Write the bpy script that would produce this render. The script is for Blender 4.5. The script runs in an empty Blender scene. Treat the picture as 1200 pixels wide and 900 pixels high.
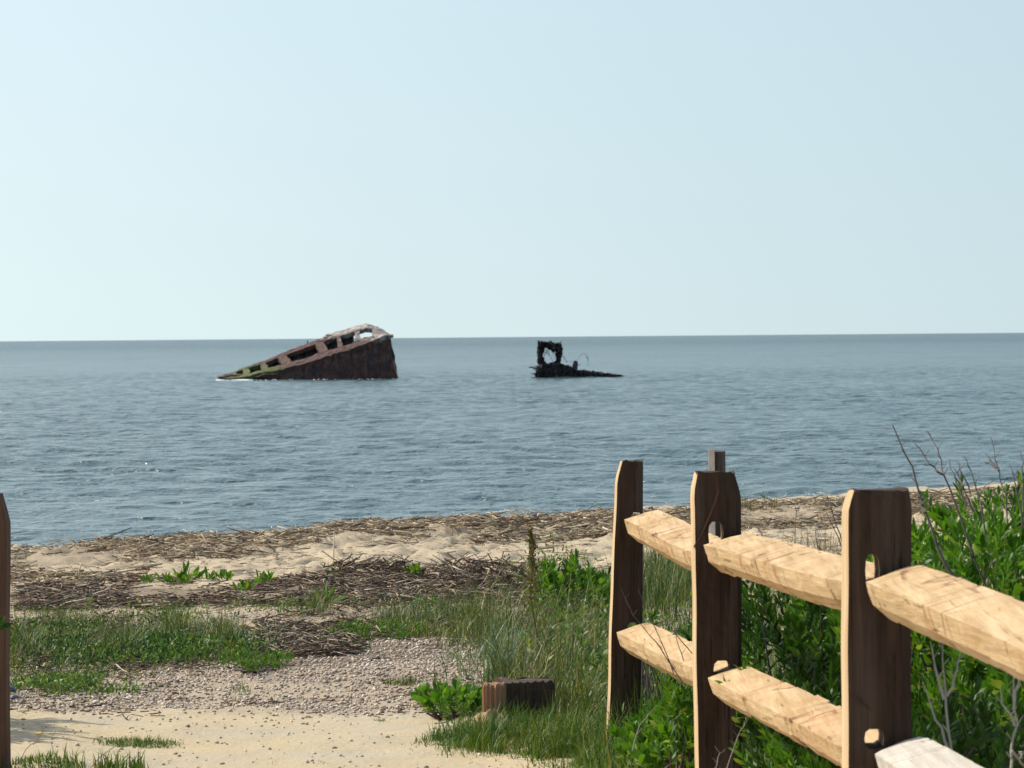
import bpy, bmesh, math, random
import numpy as np
from mathutils import Vector, Matrix
random.seed(7); RNG = np.random.default_rng(11)
S = bpy.context.scene; COL = S.collection
R = math.radians; PI = math.pi

# ------------------------------------------------------------------ camera, sky, sun, exposure
EYE = 3.5; FPX = 4650.0
PITCH, ROLL = R(0.684), R(0.48)
Fw = Vector((0, math.cos(PITCH), -math.sin(PITCH)))
U0 = Vector((0, math.sin(PITCH), math.cos(PITCH))); R0 = Vector((1, 0, 0))
Rt = R0 * math.cos(ROLL) - U0 * math.sin(ROLL)
Up = U0 * math.cos(ROLL) + R0 * math.sin(ROLL)
cam = bpy.data.objects.new('camera', bpy.data.cameras.new('camera')); COL.objects.link(cam)
cam.matrix_world = Matrix(((Rt.x, Up.x, -Fw.x, 0), (Rt.y, Up.y, -Fw.y, 0), (Rt.z, Up.z, -Fw.z, EYE), (0, 0, 0, 1)))
cam.data.sensor_width = 36; cam.data.lens = 36 * FPX / 1200
cam.data.clip_start = 0.1; cam.data.clip_end = 60000
cam.data.dof.use_dof = True; cam.data.dof.focus_distance = 17.0; cam.data.dof.aperture_fstop = 22
S.camera = cam
SUN_AZ, SUN_EL = R(-61), R(43)          # azimuth from +Y (away from the camera), negative = left
w = bpy.data.worlds.new('World'); S.world = w; w.use_nodes = True
nt = w.node_tree; bg = nt.nodes['Background']
sky = nt.nodes.new('ShaderNodeTexSky'); sky.sky_type = 'NISHITA'; sky.sun_disc = False
sky.sun_elevation = SUN_EL; sky.sun_rotation = SUN_AZ
sky.air_density = 1.0; sky.dust_density = 2.0; sky.ozone_density = 1.0; sky.altitude = 0
tint = nt.nodes.new('ShaderNodeMix'); tint.data_type = 'RGBA'; tint.blend_type = 'MULTIPLY'
tint.inputs[0].default_value = 1; tint.inputs[7].default_value = (.965, .965, .905, 1)
tc = nt.nodes.new('ShaderNodeTexCoord'); va = nt.nodes.new('ShaderNodeVectorMath'); va.operation = 'MULTIPLY_ADD'; va.inputs[1].default_value = (1, 1, .3); va.inputs[2].default_value = (0, 0, .118)
vb = nt.nodes.new('ShaderNodeVectorMath'); vb.operation = 'NORMALIZE'
nt.links.new(tc.outputs['Generated'], va.inputs[0]); nt.links.new(va.outputs[0], vb.inputs[0]); nt.links.new(vb.outputs[0], sky.inputs[0])
nt.links.new(sky.outputs[0], tint.inputs[6]); nt.links.new(tint.outputs[2], bg.inputs[0])
bg.inputs[1].default_value = 0.14
sl = bpy.data.lights.new('sun', 'SUN'); sl.energy = 4.2; sl.angle = R(0.55); sl.color = (1, 0.93, 0.80)
so = bpy.data.objects.new('sun', sl); COL.objects.link(so)
sd = Vector((math.sin(SUN_AZ) * math.cos(SUN_EL), math.cos(SUN_AZ) * math.cos(SUN_EL), math.sin(SUN_EL)))
so.rotation_euler = sd.to_track_quat('Z', 'Y').to_euler(); so.location = (-10, 10, 30)
S.view_settings.view_transform = 'Standard'; S.view_settings.look = 'None'
S.view_settings.exposure = 0.32; S.view_settings.gamma = 1.0
S.cycles.max_bounces = 6; S.cycles.transparent_max_bounces = 6

# ------------------------------------------------------------------ helpers
CAMV = Vector((0, 0, EYE))
def at(px, py, Y):
    d = Fw * FPX + Rt * (px - 600) + Up * (450 - py)
    return CAMV + d * (Y / d.y)
def tag(o, label=None, cat=None, group=None, kind=None):
    if label: o['label'] = label
    if cat: o['category'] = cat
    if group: o['group'] = group
    if kind: o['kind'] = kind
    return o
def empty(name, loc=(0, 0, 0), rz=0):
    o = bpy.data.objects.new(name, None); o.empty_display_size = .1
    o.location = loc; o.rotation_euler = (0, 0, rz); COL.objects.link(o); return o
def mesh_np(name, V, quads=None, tris=None, smooth=False):
    me = bpy.data.meshes.new(name); V = np.asarray(V, np.float32)
    me.vertices.add(len(V)); me.vertices.foreach_set('co', V.ravel())
    parts = []; tot = []
    if quads is not None and len(quads): q = np.asarray(quads, np.int32); parts.append(q.ravel()); tot.append(np.full(len(q), 4, np.int32))
    if tris is not None and len(tris): t = np.asarray(tris, np.int32); parts.append(t.ravel()); tot.append(np.full(len(t), 3, np.int32))
    idx = np.concatenate(parts); lt = np.concatenate(tot)
    me.loops.add(len(idx)); me.loops.foreach_set('vertex_index', idx)
    me.polygons.add(len(lt)); me.polygons.foreach_set('loop_start', np.concatenate([[0], np.cumsum(lt)[:-1]]).astype(np.int32))
    me.polygons.foreach_set('loop_total', lt)
    me.update(calc_edges=True)
    if smooth: me.polygons.foreach_set('use_smooth', np.ones(len(lt), bool))
    return me
def link(name, me, mat, parent=None):
    o = bpy.data.objects.new(name, me); COL.objects.link(o)
    if mat and not me.materials: me.materials.append(mat)
    if parent: o.parent = parent
    return o
# value noise
_H = np.random.default_rng(5).random((256, 256)).astype(np.float32)
def vn(x, y, s=0):
    x = np.asarray(x, float) + s * 17.31; y = np.asarray(y, float) + s * 9.77
    xi = np.floor(x).astype(int); yi = np.floor(y).astype(int); fx = x - xi; fy = y - yi
    fx = fx * fx * (3 - 2 * fx); fy = fy * fy * (3 - 2 * fy)
    h = lambda a, b: _H[a & 255, b & 255]
    return (h(xi, yi) * (1 - fx) + h(xi + 1, yi) * fx) * (1 - fy) + (h(xi, yi + 1) * (1 - fx) + h(xi + 1, yi + 1) * fx) * fy
def fbm(x, y, s=0, o=4):
    a = 0; m = .5; t = 0
    for k in range(o): a = a + m * vn(x * 2**k, y * 2**k, s + k * 3); t += m; m *= .5
    return a / t - .5
def sm(a, b, x):
    t = np.clip((x - a) / (b - a), 0, 1); return t * t * (3 - 2 * t)

class MB:                                   # collects pieces, builds ONE mesh
    def __init__(s): s.V = []; s.F = []
    def add(s, V, F):
        n = len(s.V); s.V += [tuple(v) for v in V]; s.F += [tuple(i + n for i in f) for f in F]
    def tube(s, pts, rad, k=6, cap=True, squash=1.0):
        pts = [Vector(p) for p in pts]; V = []; F = []
        if not hasattr(rad, '__len__'): rad = [rad] * len(pts)
        for i, p in enumerate(pts):
            d = (pts[min(i + 1, len(pts) - 1)] - pts[max(i - 1, 0)]).normalized()
            a = d.cross(Vector((.13, .97, .2))).normalized(); b = d.cross(a)
            for j in range(k):
                t = 2 * PI * j / k; V.append(p + (a * math.cos(t) + b * math.sin(t) * squash) * rad[i])
        for i in range(len(pts) - 1):
            for j in range(k): F.append((i * k + j, i * k + (j + 1) % k, (i + 1) * k + (j + 1) % k, (i + 1) * k + j))
        if cap: F.append(tuple(range(k))[::-1]); F.append(tuple((len(pts) - 1) * k + j for j in range(k)))
        s.add(V, F)
    def mesh(s, name, smooth=False):
        me = bpy.data.meshes.new(name); me.from_pydata(s.V, [], s.F); me.update()
        if smooth: me.polygons.foreach_set('use_smooth', [True] * len(me.polygons))
        return me
    def build(s, name, mat, parent=None, smooth=False): return link(name, s.mesh(name, smooth), mat, parent)

# ------------------------------------------------------------------ materials
def nmat(name):
    m = bpy.data.materials.new(name); m.use_nodes = True; n = m.node_tree
    return m, n, n.nodes['Principled BSDF'], n.links.new
def N(n, t, **k):
    x = n.nodes.new(t)
    for a, b in k.items(): setattr(x, a, b)
    return x
def ramp(n, fac, stops, interp='LINEAR'):
    r = N(n, 'ShaderNodeValToRGB'); r.color_ramp.interpolation = interp; e = r.color_ramp.elements
    while len(e) < len(stops): e.new(.5)
    for i, (p, c) in enumerate(stops): e[i].position = p; e[i].color = (*c, 1)
    n.links.new(fac, r.inputs[0]); return r.outputs[0]
def mix(n, f, a, b, mode='MIX'):
    m = N(n, 'ShaderNodeMix', data_type='RGBA', blend_type=mode)
    for s, v in ((0, f), (6, a), (7, b)):
        if isinstance(v, (int, float)): m.inputs[s].default_value = v
        elif isinstance(v, tuple): m.inputs[s].default_value = (*v, 1)
        else: n.links.new(v, m.inputs[s])
    return m.outputs[2]
def noise(n, scale, detail=4, vec=None, rough=.55, dist=0):
    t = N(n, 'ShaderNodeTexNoise'); t.inputs['Scale'].default_value = scale; t.inputs['Detail'].default_value = detail
    t.inputs['Roughness'].default_value = rough; t.inputs['Distortion'].default_value = dist
    if vec: n.links.new(vec, t.inputs['Vector'])
    return t.outputs['Fac']
def mapping(n, sc, rot=(0, 0, 0), coord='Object'):
    c = N(n, 'ShaderNodeTexCoord'); m = N(n, 'ShaderNodeMapping'); m.inputs['Scale'].default_value = sc; m.inputs['Rotation'].default_value = rot
    n.links.new(c.outputs[coord], m.inputs[0]); return m.outputs[0]
def bump(n, h, st, dist, prev=None):
    b = N(n, 'ShaderNodeBump'); b.inputs['Strength'].default_value = st; b.inputs['Distance'].default_value = dist
    n.links.new(h, b.inputs['Height'])
    if prev: n.links.new(prev, b.inputs['Normal'])
    return b.outputs[0]
def island_mat(name, stops, rough=.6, trans=0.0, spec=.3, interp='LINEAR', hue_noise=None):
    m, n, p, L = nmat(name); g = N(n, 'ShaderNodeNewGeometry')
    c = ramp(n, g.outputs['Random Per Island'], stops, interp)
    if hue_noise:
        c = mix(n, ramp(n, noise(n, hue_noise, 2, mapping(n, (1, 1, 1))), [(.4, (0, 0, 0)), (.62, (1, 1, 1))]), c, mix(n, 1.0, c, (1.25, 1.05, .55), 'MULTIPLY'))
    L(c, p.inputs['Base Color']); p.inputs['Roughness'].default_value = rough; p.inputs['Specular IOR Level'].default_value = spec
    if trans:
        t = N(n, 'ShaderNodeBsdfTranslucent'); L(mix(n, 1.0, c, (1.5, 1.45, .6), 'MULTIPLY'), t.inputs[0])
        x = N(n, 'ShaderNodeMixShader'); x.inputs[0].default_value = trans
        L(p.outputs[0], x.inputs[1]); L(t.outputs[0], x.inputs[2]); L(x.outputs[0], n.nodes['Material Output'].inputs[0])
    return m
M = {}
M['grass'] = island_mat('grass', [(0, (.02, .045, .010)), (.35, (.045, .095, .017)), (.65, (.09, .15, .03)), (.86, (.15, .19, .06)), (.93, (.34, .29, .15)), (1, (.42, .36, .22))], .5, .14, hue_noise=1.7)  # darkest stops also paint shade between the thin blades
M['grass_fresh'] = island_mat('grass_fresh', [(0, (.025, .07, .010)), (.45, (.06, .135, .018)), (.88, (.12, .20, .03)), (1, (.32, .28, .14))], .5, .18, hue_noise=1.5)
M['grass_dry'] = island_mat('grass_dry', [(0, (.06, .08, .03)), (.4, (.13, .11, .07)), (.7, (.22, .18, .12)), (1, (.38, .32, .2))], .7, .2)
M['grass_blue'] = island_mat('grass_blue', [(0, (.09, .15, .09)), (.6, (.14, .22, .14)), (1, (.3, .32, .2))], .5, .25)
M['leaf'] = island_mat('leaf', [(0, (.035, .10, .010)), (.5, (.065, .165, .014)), (.82, (.11, .22, .02)), (.95, (.20, .27, .035)), (1, (.26, .17, .06))], .5, .38, .25)
M['leaf_dark'] = island_mat('leaf_dark', [(0, (.018, .05, .008)), (.6, (.035, .09, .012)), (1, (.08, .15, .02))], .5, .12, .2)  # dark leaf tone; in shrubs and weeds it also paints shade
M['leaf_weed'] = island_mat('leaf_weed', [(0, (.03, .07, .01)), (.5, (.06, .13, .02)), (.8, (.10, .19, .03)), (1, (.2, .22, .06))], .5, .3)
M['straw'] = island_mat('straw', [(0, (.06, .04, .028)), (.3, (.16, .11, .07)), (.6, (.32, .24, .15)), (.85, (.5, .41, .28)), (1, (.66, .58, .44))], .8)
M['wrack'] = island_mat('wrack', [(0, (.03, .02, .016)), (.4, (.085, .055, .038)), (.7, (.18, .12, .08)), (.88, (.36, .28, .19)), (1, (.55, .47, .36))], .85)
M['pebble'] = island_mat('pebble', [(0, (.12, .085, .06)), (.2, (.30, .22, .15)), (.45, (.48, .37, .26)), (.7, (.58, .46, .34)), (.86, (.36, .29, .25)), (1, (.78, .70, .58))], .6)
M['dirt_clod'] = island_mat('dirt_clod', [(0, (.30, .23, .15)), (1, (.48, .39, .26))], .9)
M['twig'] = island_mat('twig', [(0, (.07, .05, .045)), (1, (.15, .115, .1))], .8)
M['twig_grey'] = island_mat('twig_grey', [(0, (.22, .19, .16)), (1, (.38, .34, .29))], .8)
M['stem_green'] = island_mat('stem_green', [(0, (.08, .08, .04)), (1, (.14, .10, .06))], .7)
M['seed'] = island_mat('seed', [(0, (.10, .10, .03)), (.5, (.18, .16, .05)), (1, (.28, .2, .08))], .7, .1)
M['yellow'] = island_mat('yellow', [(0, (.55, .40, .03)), (1, (.7, .5, .05))], .6)
M['dark_stone'] = island_mat('dark_stone', [(0, (.03, .035, .05)), (1, (.10, .11, .14))], .4)

def wood(name, c1, c2, stain, axis, stain_amt=.5, gsc=1.0, chops=0):
    m, n, p, L = nmat(name); s = [26 * gsc] * 3; s[axis] = 1.6 * gsc
    v = mapping(n, tuple(s)); g = noise(n, 1.6, 6, v, .6, .4)
    c = ramp(n, g, [(.3, c1), (.68, c2)])
    big = ramp(n, noise(n, 5, 3, mapping(n, (1, 1, 1))), [(.48, (0, 0, 0)), (.72, (1, 1, 1))])
    c = mix(n, big, c, mix(n, stain_amt, c, stain))
    s2 = [55] * 3; s2[axis] = 3.0                                     # thin dark checks along the grain
    ck = ramp(n, noise(n, 1.0, 2, mapping(n, tuple(s2)), .5, .3), [(.30, (.35, .28, .22)), (.37, (1, 1, 1))])
    c = mix(n, .75, c, ck, 'MULTIPLY')
    if chops:                                                         # curved chop and tear lines across the hewn faces
        for rt, k_ in ((R(38), 0), (R(20), 3.7)):
            mp = mapping(n, (2.2, 6.5, 2.2), (rt, 0, R(16))); mp.node.inputs['Location'].default_value = (k_, k_, 0)
            ln = ramp(n, noise(n, 1.0, 1, mp, .4, .2), [(.488, (1, 1, 1)), (.499, (.38, .24, .13)), (.503, (.38, .24, .13)), (.514, (1, 1, 1))])
            msk = ramp(n, noise(n, 3.2, 2, mapping(n, (1, 1, 1)), .5), [(.44, (0, 0, 0)), (.56, (1, 1, 1))])
            c = mix(n, msk, c, mix(n, chops, c, ln, 'MULTIPLY'))
    L(c, p.inputs['Base Color']); p.inputs['Roughness'].default_value = .75; p.inputs['Specular IOR Level'].default_value = .25
    L(bump(n, g, .6, .006, bump(n, noise(n, 14, 4), .25, .008)), p.inputs['Normal']); return m
M['rail_wood'] = wood('rail_wood', (.38, .245, .112), (.60, .43, .245), (.42, .22, .09), 1, chops=.8)
M['rail_pale'] = wood('rail_pale', (.42, .38, .32), (.58, .53, .46), (.4, .36, .3), 1, .3, chops=.35)
M['tie_wood_shaded'] = wood('tie_wood_shaded', (.035, .020, .014), (.10, .055, .035), (.03, .02, .015), 2)  # beam base darkened to carry the shade of its front
M['stump_wood_lit'] = wood('stump_wood_lit', (.20, .10, .055), (.42, .23, .13), (.12, .06, .04), 2)  # lighter copy of the timber wood for the sunlit left end
M['old_post'] = wood('old_post', (.045, .032, .026), (.10, .075, .06), (.03, .02, .02), 2)
M['dark_post'] = wood('dark_post', (.07, .035, .02), (.12, .06, .035), (.05, .03, .02), 2)
def post_mat():                            # weathered brown, base darkened as shade; left side painted pale as sunlight
    m, n, p, L = nmat('post_wood'); v = mapping(n, (30, 30, 2.2)); g = noise(n, 1.5, 6, v, .6, .4)
    c = ramp(n, g, [(.3, (.030, .017, .011)), (.7, (.070, .042, .026))])
    big = ramp(n, noise(n, 6, 3, mapping(n, (1, 1, .5))), [(.45, (0, 0, 0)), (.7, (1, 1, 1))])
    c = mix(n, big, c, mix(n, .6, c, (.030, .014, .010)))
    st = ramp(n, noise(n, 1.0, 4, mapping(n, (22, 22, 1.1)), .6), [(.52, (0, 0, 0)), (.75, (1, 1, 1))])
    c = mix(n, st, c, mix(n, .5, c, (.13, .10, .085)))
    ck = ramp(n, noise(n, 1.0, 2, mapping(n, (70, 70, 2.5)), .5, .2), [(.31, (.25, .2, .18)), (.37, (1, 1, 1))])
    c = mix(n, .8, c, ck, 'MULTIPLY')
    at_ = N(n, 'ShaderNodeAttribute', attribute_name='fresh')  # face mask for the sunlight painted on left sides
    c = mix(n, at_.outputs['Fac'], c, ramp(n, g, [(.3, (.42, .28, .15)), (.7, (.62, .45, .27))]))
    L(c, p.inputs['Base Color']); p.inputs['Roughness'].default_value = .8; p.inputs['Specular IOR Level'].default_value = .2
    L(bump(n, g, .7, .006), p.inputs['Normal']); return m
M['post_wood'] = post_mat()

def ground_mat():
    m, n, p, L = nmat('beach_ground')
    a = N(n, 'ShaderNodeAttribute', attribute_name='zone'); sep = N(n, 'ShaderNodeSeparateColor'); L(a.outputs['Color'], sep.inputs[0])
    fine = noise(n, 90, 5, mapping(n, (1, 1, 1)), .7)
    md = noise(n, 3.5, 5, mapping(n, (1, 1, 1)), .6)
    sand = ramp(n, fine, [(.25, (.30, .235, .155)), (.5, (.46, .375, .26)), (.75, (.58, .49, .36))])
    sand = mix(n, ramp(n, md, [(.4, (0, 0, 0)), (.65, (1, 1, 1))]), sand, mix(n, .5, sand, (.30, .235, .165)))
    path = ramp(n, fine, [(.3, (.40, .31, .185)), (.7, (.54, .44, .285))])
    path = mix(n, ramp(n, noise(n, 1.7, 5, mapping(n, (1, 1, 1)), .6), [(.42, (0, 0, 0)), (.62, (1, 1, 1))]), path, mix(n, .6, path, (.40, .36, .29)))
    c = mix(n, sep.outputs[2], sand, path)
    grav = ramp(n, noise(n, 60, 3, mapping(n, (1, 1, 1)), .7), [(.3, (.10, .075, .055)), (.55, (.33, .26, .2)), (.75, (.5, .42, .34))])
    c = mix(n, sep.outputs[0], c, grav)
    hum = ramp(n, noise(n, 45, 4, mapping(n, (1, 1, 1)), .7), [(.3, (.03, .018, .014)), (.6, (.10, .062, .042)), (.8, (.26, .19, .13))])
    c = mix(n, sep.outputs[1], c, hum)
    L(c, p.inputs['Base Color']); p.inputs['Roughness'].default_value = .95; p.inputs['Specular IOR Level'].default_value = .15
    L(bump(n, noise(n, 30, 5, mapping(n, (1, 1, 1)), .7), .55, .02), p.inputs['Normal']); return m
M['ground'] = ground_mat()

def sea_mat():
    m, n, p, L = nmat('sea_water')
    sw = noise(n, .012, 3, mapping(n, (.35, 1, 1)))
    c = ramp(n, sw, [(.35, (.024, .058, .058)), (.65, (.036, .072, .068))])
    L(c, p.inputs['Base Color']); p.inputs['Roughness'].default_value = .10; p.inputs['IOR'].default_value = 1.33
    b = bump(n, noise(n, 1.0, 3, mapping(n, (.8, .7, 1), (0, 0, R(7))), .6, .2), 1.0, .42)
    b = bump(n, noise(n, 1.0, 3, mapping(n, (2.2, 1.6, 1), (0, 0, R(-8))), .6, .3), 1.0, .22, b)
    b = bump(n, noise(n, 1.0, 3, mapping(n, (5, 5, 1)), .6), 1.0, .07, b)
    co = N(n, 'ShaderNodeTexCoord'); sx = N(n, 'ShaderNodeSeparateXYZ'); L(co.outputs['Object'], sx.inputs[0])
    mr = N(n, 'ShaderNodeMapRange'); mr.inputs[1].default_value = 250; mr.inputs[2].default_value = 1800; mr.inputs[3].default_value = .15; mr.inputs[4].default_value = .27
    L(sx.outputs[1], mr.inputs[0]); L(mr.outputs[0], p.inputs['Roughness'])
    L(b, p.inputs['Normal']); return m
M['sea'] = sea_mat()

def rust(name, moss=True):
    m, n, p, L = nmat(name)
    v = mapping(n, (1, 1, 1)); st = noise(n, 1.0, 4, mapping(n, (3.5, 3.5, .5)), .6)
    c = ramp(n, noise(n, 1.8, 5, v, .65), [(.3, (.028, .020, .021)), (.5, (.10, .042, .030)), (.72, (.20, .085, .055))])
    c = mix(n, ramp(n, st, [(.45, (0, 0, 0)), (.6, (1, 1, 1))]), c, (.045, .032, .032))
    co = N(n, 'ShaderNodeTexCoord'); sx = N(n, 'ShaderNodeSeparateXYZ'); L(co.outputs['Object'], sx.inputs[0])
    if moss:
        # algae where the low end is awash, bleached concrete at the high end (object space, own noise edge)
        ad = N(n, 'ShaderNodeMath', operation='MULTIPLY_ADD'); L(noise(n, 1.1, 4, v), ad.inputs[0]); ad.inputs[1].default_value = 5.0; L(sx.outputs[0], ad.inputs[2])
        lo = ramp(n, ad.outputs[0], [(0, (1, 1, 1)), (1, (1, 1, 1))])
        r1 = N(n, 'ShaderNodeMapRange'); r1.inputs[1].default_value = -.9; r1.inputs[2].default_value = 1.0; r1.inputs[3].default_value = 1; r1.inputs[4].default_value = 0; L(ad.outputs[0], r1.inputs[0])
        r2 = N(n, 'ShaderNodeMapRange'); r2.inputs[1].default_value = .9; r2.inputs[2].default_value = 1.5; r2.inputs[3].default_value = 1; r2.inputs[4].default_value = 0; L(sx.outputs[2], r2.inputs[0])
        mm = N(n, 'ShaderNodeMath', operation='MULTIPLY'); L(r1.outputs[0], mm.inputs[0]); L(r2.outputs[0], mm.inputs[1])
        c = mix(n, mm.outputs[0], c, ramp(n, noise(n, 3, 3, v), [(.3, (.045, .052, .02)), (.7, (.12, .145, .035))]))
        a3 = N(n, 'ShaderNodeMath', operation='MULTIPLY_ADD'); L(noise(n, 1.6, 4, v), a3.inputs[0]); a3.inputs[1].default_value = 3.5; L(sx.outputs[2], a3.inputs[2])
        r3 = N(n, 'ShaderNodeMapRange'); r3.inputs[1].default_value = 5.0; r3.inputs[2].default_value = 5.9; L(a3.outputs[0], r3.inputs[0])
        c = mix(n, r3.outputs[0], c, ramp(n, st, [(.4, (.18, .15, .14)), (.6, (.42, .38, .34))]))
    L(c, p.inputs['Base Color']); p.inputs['Roughness'].default_value = .9
    L(bump(n, noise(n, 4, 5, v, .7), .8, .15), p.inputs['Normal']); return m
M['wreck'] = rust('wreck_rust')
M['wreck_dark'] = rust('wreck_dark', False); _n = M['wreck_dark'].node_tree
_e = [x for x in _n.nodes if x.type == 'VALTORGB'][0].color_ramp.elements
_e[0].color = (.045, .042, .05, 1); _e[1].color = (.095, .08, .082, 1); _e[2].color = (.19, .16, .16, 1)
def concrete():
    m, n, p, L = nmat('bleached_concrete')
    c = ramp(n, noise(n, 2.2, 5, mapping(n, (1, 1, 1)), .65), [(.3, (.16, .11, .09)), (.5, (.36, .31, .27)), (.75, (.52, .48, .43))])
    L(c, p.inputs['Base Color']); p.inputs['Roughness'].default_value = .9; return m
M['concrete'] = concrete()
m_, n_, p_, L_ = nmat('foam'); p_.inputs['Base Color'].default_value = (.8, .83, .83, 1); p_.inputs['Roughness'].default_value = .8; M['foam'] = m_
m_, n_, p_, L_ = nmat('buoy_paint'); p_.inputs['Base Color'].default_value = (.03, .05, .04, 1); M['buoy'] = m_

# ------------------------------------------------------------------ terrain
def yc(x):
    xx = np.clip(x, -7, 9); return 34 + .6 * xx + .08 * (x - xx)
def zb(x, y):                               # how far the ground lies below the eye
    xx = np.clip(x, -7, 9)
    crest = 1.555 - .033 * xx; c = yc(x)
    near = 1.30 + .05 * sm(6, 13.5, y) + .05 * sm(13.5, 15.5, y)
    t = np.clip((y - 14.5) / (c - 14.5), 0, 1)
    z = near * (1 - t) + crest * t
    return z + .095 * np.maximum(0, y - c - .2) + .0 * x
def px2ground(px, py):
    px = np.asarray(px, float); py = np.asarray(py, float)
    D = (np.array(Fw) * FPX)[None] + (px - 600)[:, None] * np.array(Rt) + (450 - py)[:, None] * np.array(Up)
    Y = np.full(len(px), 20.0); X = Y * 0
    for _ in range(14):
        s = zb(X, Y) / -D[:, 2]; Y = Y * .3 + .7 * s * D[:, 1]; X = Y * D[:, 0] / D[:, 1]
    return X, Y
def path_mask(x, y):
    nz = fbm(x * 1.5, y * .8, 31) * .25
    edge = .28 - .55 * sm(12.3, 13.6, y)
    return (1 - sm(14.35, 14.6, y + nz)) * (1 - sm(edge - .04, edge + .08, x + nz * .5))
def gravel_mask(x, y):
    n1 = fbm(x * .8, y * .5, 7) * 1.6; n2 = fbm(x * 5, y * 3, 8, 3)
    return np.clip(.75 + 1.5 * n2 + .5 * fbm(x * 1.3, y, 6), .1, 1) * sm(14.25, 14.8, y + n1 * .2 + n2 * .5) * (1 - sm(20.0, 22.0, y + n1))
def humus_mask(x, y):
    n1 = fbm(x * 1.1, y * .5, 3) * 3
    a = sm(21.3, 22.2, y + n1 * .5) * (1 - sm(24.3, 25.4, y + n1 - .25 * x)) * (1 - sm(.2, 1.2, x + n1 * .4))
    b = sm(.3, .0, ((x + 1.05) / .9) ** 2 + ((y - 17.9) / 1.3) ** 2 + n1 * .3 - .7)
    c = .6 * sm(29.0, 30.0, y - .5 * x + n1 * .5) * (1 - sm(31.0, 32.2, y - .5 * x + n1 * .5))
    return np.clip(a * .6 + b * .6 + c * .8 * (.5 + fbm(x * 3, y, 4)), 0, 1)
_pr = np.random.default_rng(3); _pg = np.zeros((300, 420), np.float32)      # footprints: pits on a 3.5 cm lattice, x -5..6, y 24..36
_ax = np.linspace(-5.5, 6.5, 420); _ay = np.linspace(23.5, 36, 300)
for _ in range(2600):
    px_, py_ = _pr.uniform(-5.4, 6.4), _pr.uniform(23.6, 33.5); ra, rb, dp = _pr.uniform(.035, .085), _pr.uniform(.06, .16), _pr.uniform(.015, .045)
    i0 = np.abs(_ay - py_) < .6; j0 = np.abs(_ax - px_) < .35
    d2 = ((_ax[j0][None] - px_) / ra) ** 2 + ((_ay[i0][:, None] - py_) / rb) ** 2
    _pg[np.ix_(i0, j0)] += -dp * np.exp(-d2) + dp * .5 * np.exp(-(np.sqrt(d2) - 1.5) ** 2 * 4)
def PITS(x, y):
    fx = np.clip((x + 5.5) / 12 * 419, 0, 418.99); fy = np.clip((y - 23.5) / 12.5 * 299, 0, 298.99); i = fy.astype(int); j = fx.astype(int); a = fy - i; b = fx - j
    return (_pg[i, j] * (1 - a) * (1 - b) + _pg[i + 1, j] * a * (1 - b) + _pg[i, j + 1] * (1 - a) * b + _pg[i + 1, j + 1] * a * b)
def ground_z(x, y):
    z = EYE - zb(x, y); pm = path_mask(x, y); c = yc(x)
    beach = sm(24, 25.5, y) * (1 - sm(c + .5, c + 3, y))
    n = fbm(x * 2.6, y * 2.2, 1, 3)
    z = z + beach * (.055 * n + .045 * fbm(x * 7, y * 5, 9, 2))
    z = z + PITS(x, y) * beach
    # wheel tracks: slanting ruts across the sand
    for k, off in enumerate((0.0, .45, 1.6, 2.0)):
        d = (x + .9 - off) - (y - 27) * .22 + .15 * fbm(y * .6, y * 0, 40 + k)
        z = z - beach * .04 * np.exp(-(d / .07) ** 2) * (1 - sm(29, 30, y))
    z = z + .05 * sm(29.2, 30.3, y - .5 * x + n * .6) * (1 - sm(30.8, 32, y - .5 * x))
    z = z + pm * (.030 * fbm(x * 2.2, y * 1.3, 21, 3) + .012 * fbm(x * 12, y * 9, 22, 3))
    z = z + pm * .05 * sm(-.9, -1.9, x) * (fbm(x * 3, y * 2, 24) + .4) * 1.2
    mid = (1 - pm) * (1 - sm(24, 25.5, y))
    z = z + mid * (.05 * fbm(x * .9, y * .7, 12, 3) + .015 * fbm(x * 6, y * 6, 13, 2)) + mid * .02
    z = z + .05 * np.exp(-((x + .75) / .5) ** 2 - ((y - 23.4) / .8) ** 2)          # heaped wrack ridge
    z = z + .03 * np.exp(-((x + .06) / .11) ** 2 - ((y - 13.75) / .22) ** 2)       # mound at the timber
    z = z + .16 * sm(.35, 1.1, x) * (1 - sm(13, 17, y)) * sm(5, 8, y) * .6
    return z
def axis(a, b, st, lo, hi, g=1.35):
    core = list(np.arange(a, b + 1e-6, st)); s = st
    while core[-1] < hi: s *= g; core.append(min(core[-1] + s, hi))
    s = st; pre = []; v = a
    while v > lo: s *= g; v = max(v - s, lo); pre.append(v)
    return np.array(pre[::-1] + core)
gx = axis(-5.5, 6.5, .042, -1500, 1500); gy = axis(10.5, 43, .05, -300, 90)
X, Y = np.meshgrid(gx, gy); Z = ground_z(X, Y)
V = np.stack([X, Y, Z], -1).reshape(-1, 3); nx, ny = len(gx), len(gy)
I = np.arange(nx * ny).reshape(ny, nx)
Q = np.stack([I[:-1, :-1], I[:-1, 1:], I[1:, 1:], I[1:, :-1]], -1).reshape(-1, 4)
me = mesh_np('ground', V, Q, smooth=True)
zc = np.zeros((nx * ny, 4), np.float32); zc[:, 0] = gravel_mask(X, Y).ravel(); zc[:, 1] = humus_mask(X, Y).ravel(); zc[:, 2] = path_mask(X, Y).ravel(); zc[:, 3] = 1
at_ = me.attributes.new('zone', 'FLOAT_COLOR', 'POINT'); at_.data.foreach_set('color', zc.ravel())
tag(link('ground', me, M['ground']), 'sandy beach ground sloping from the path to the water', kind='structure')

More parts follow.
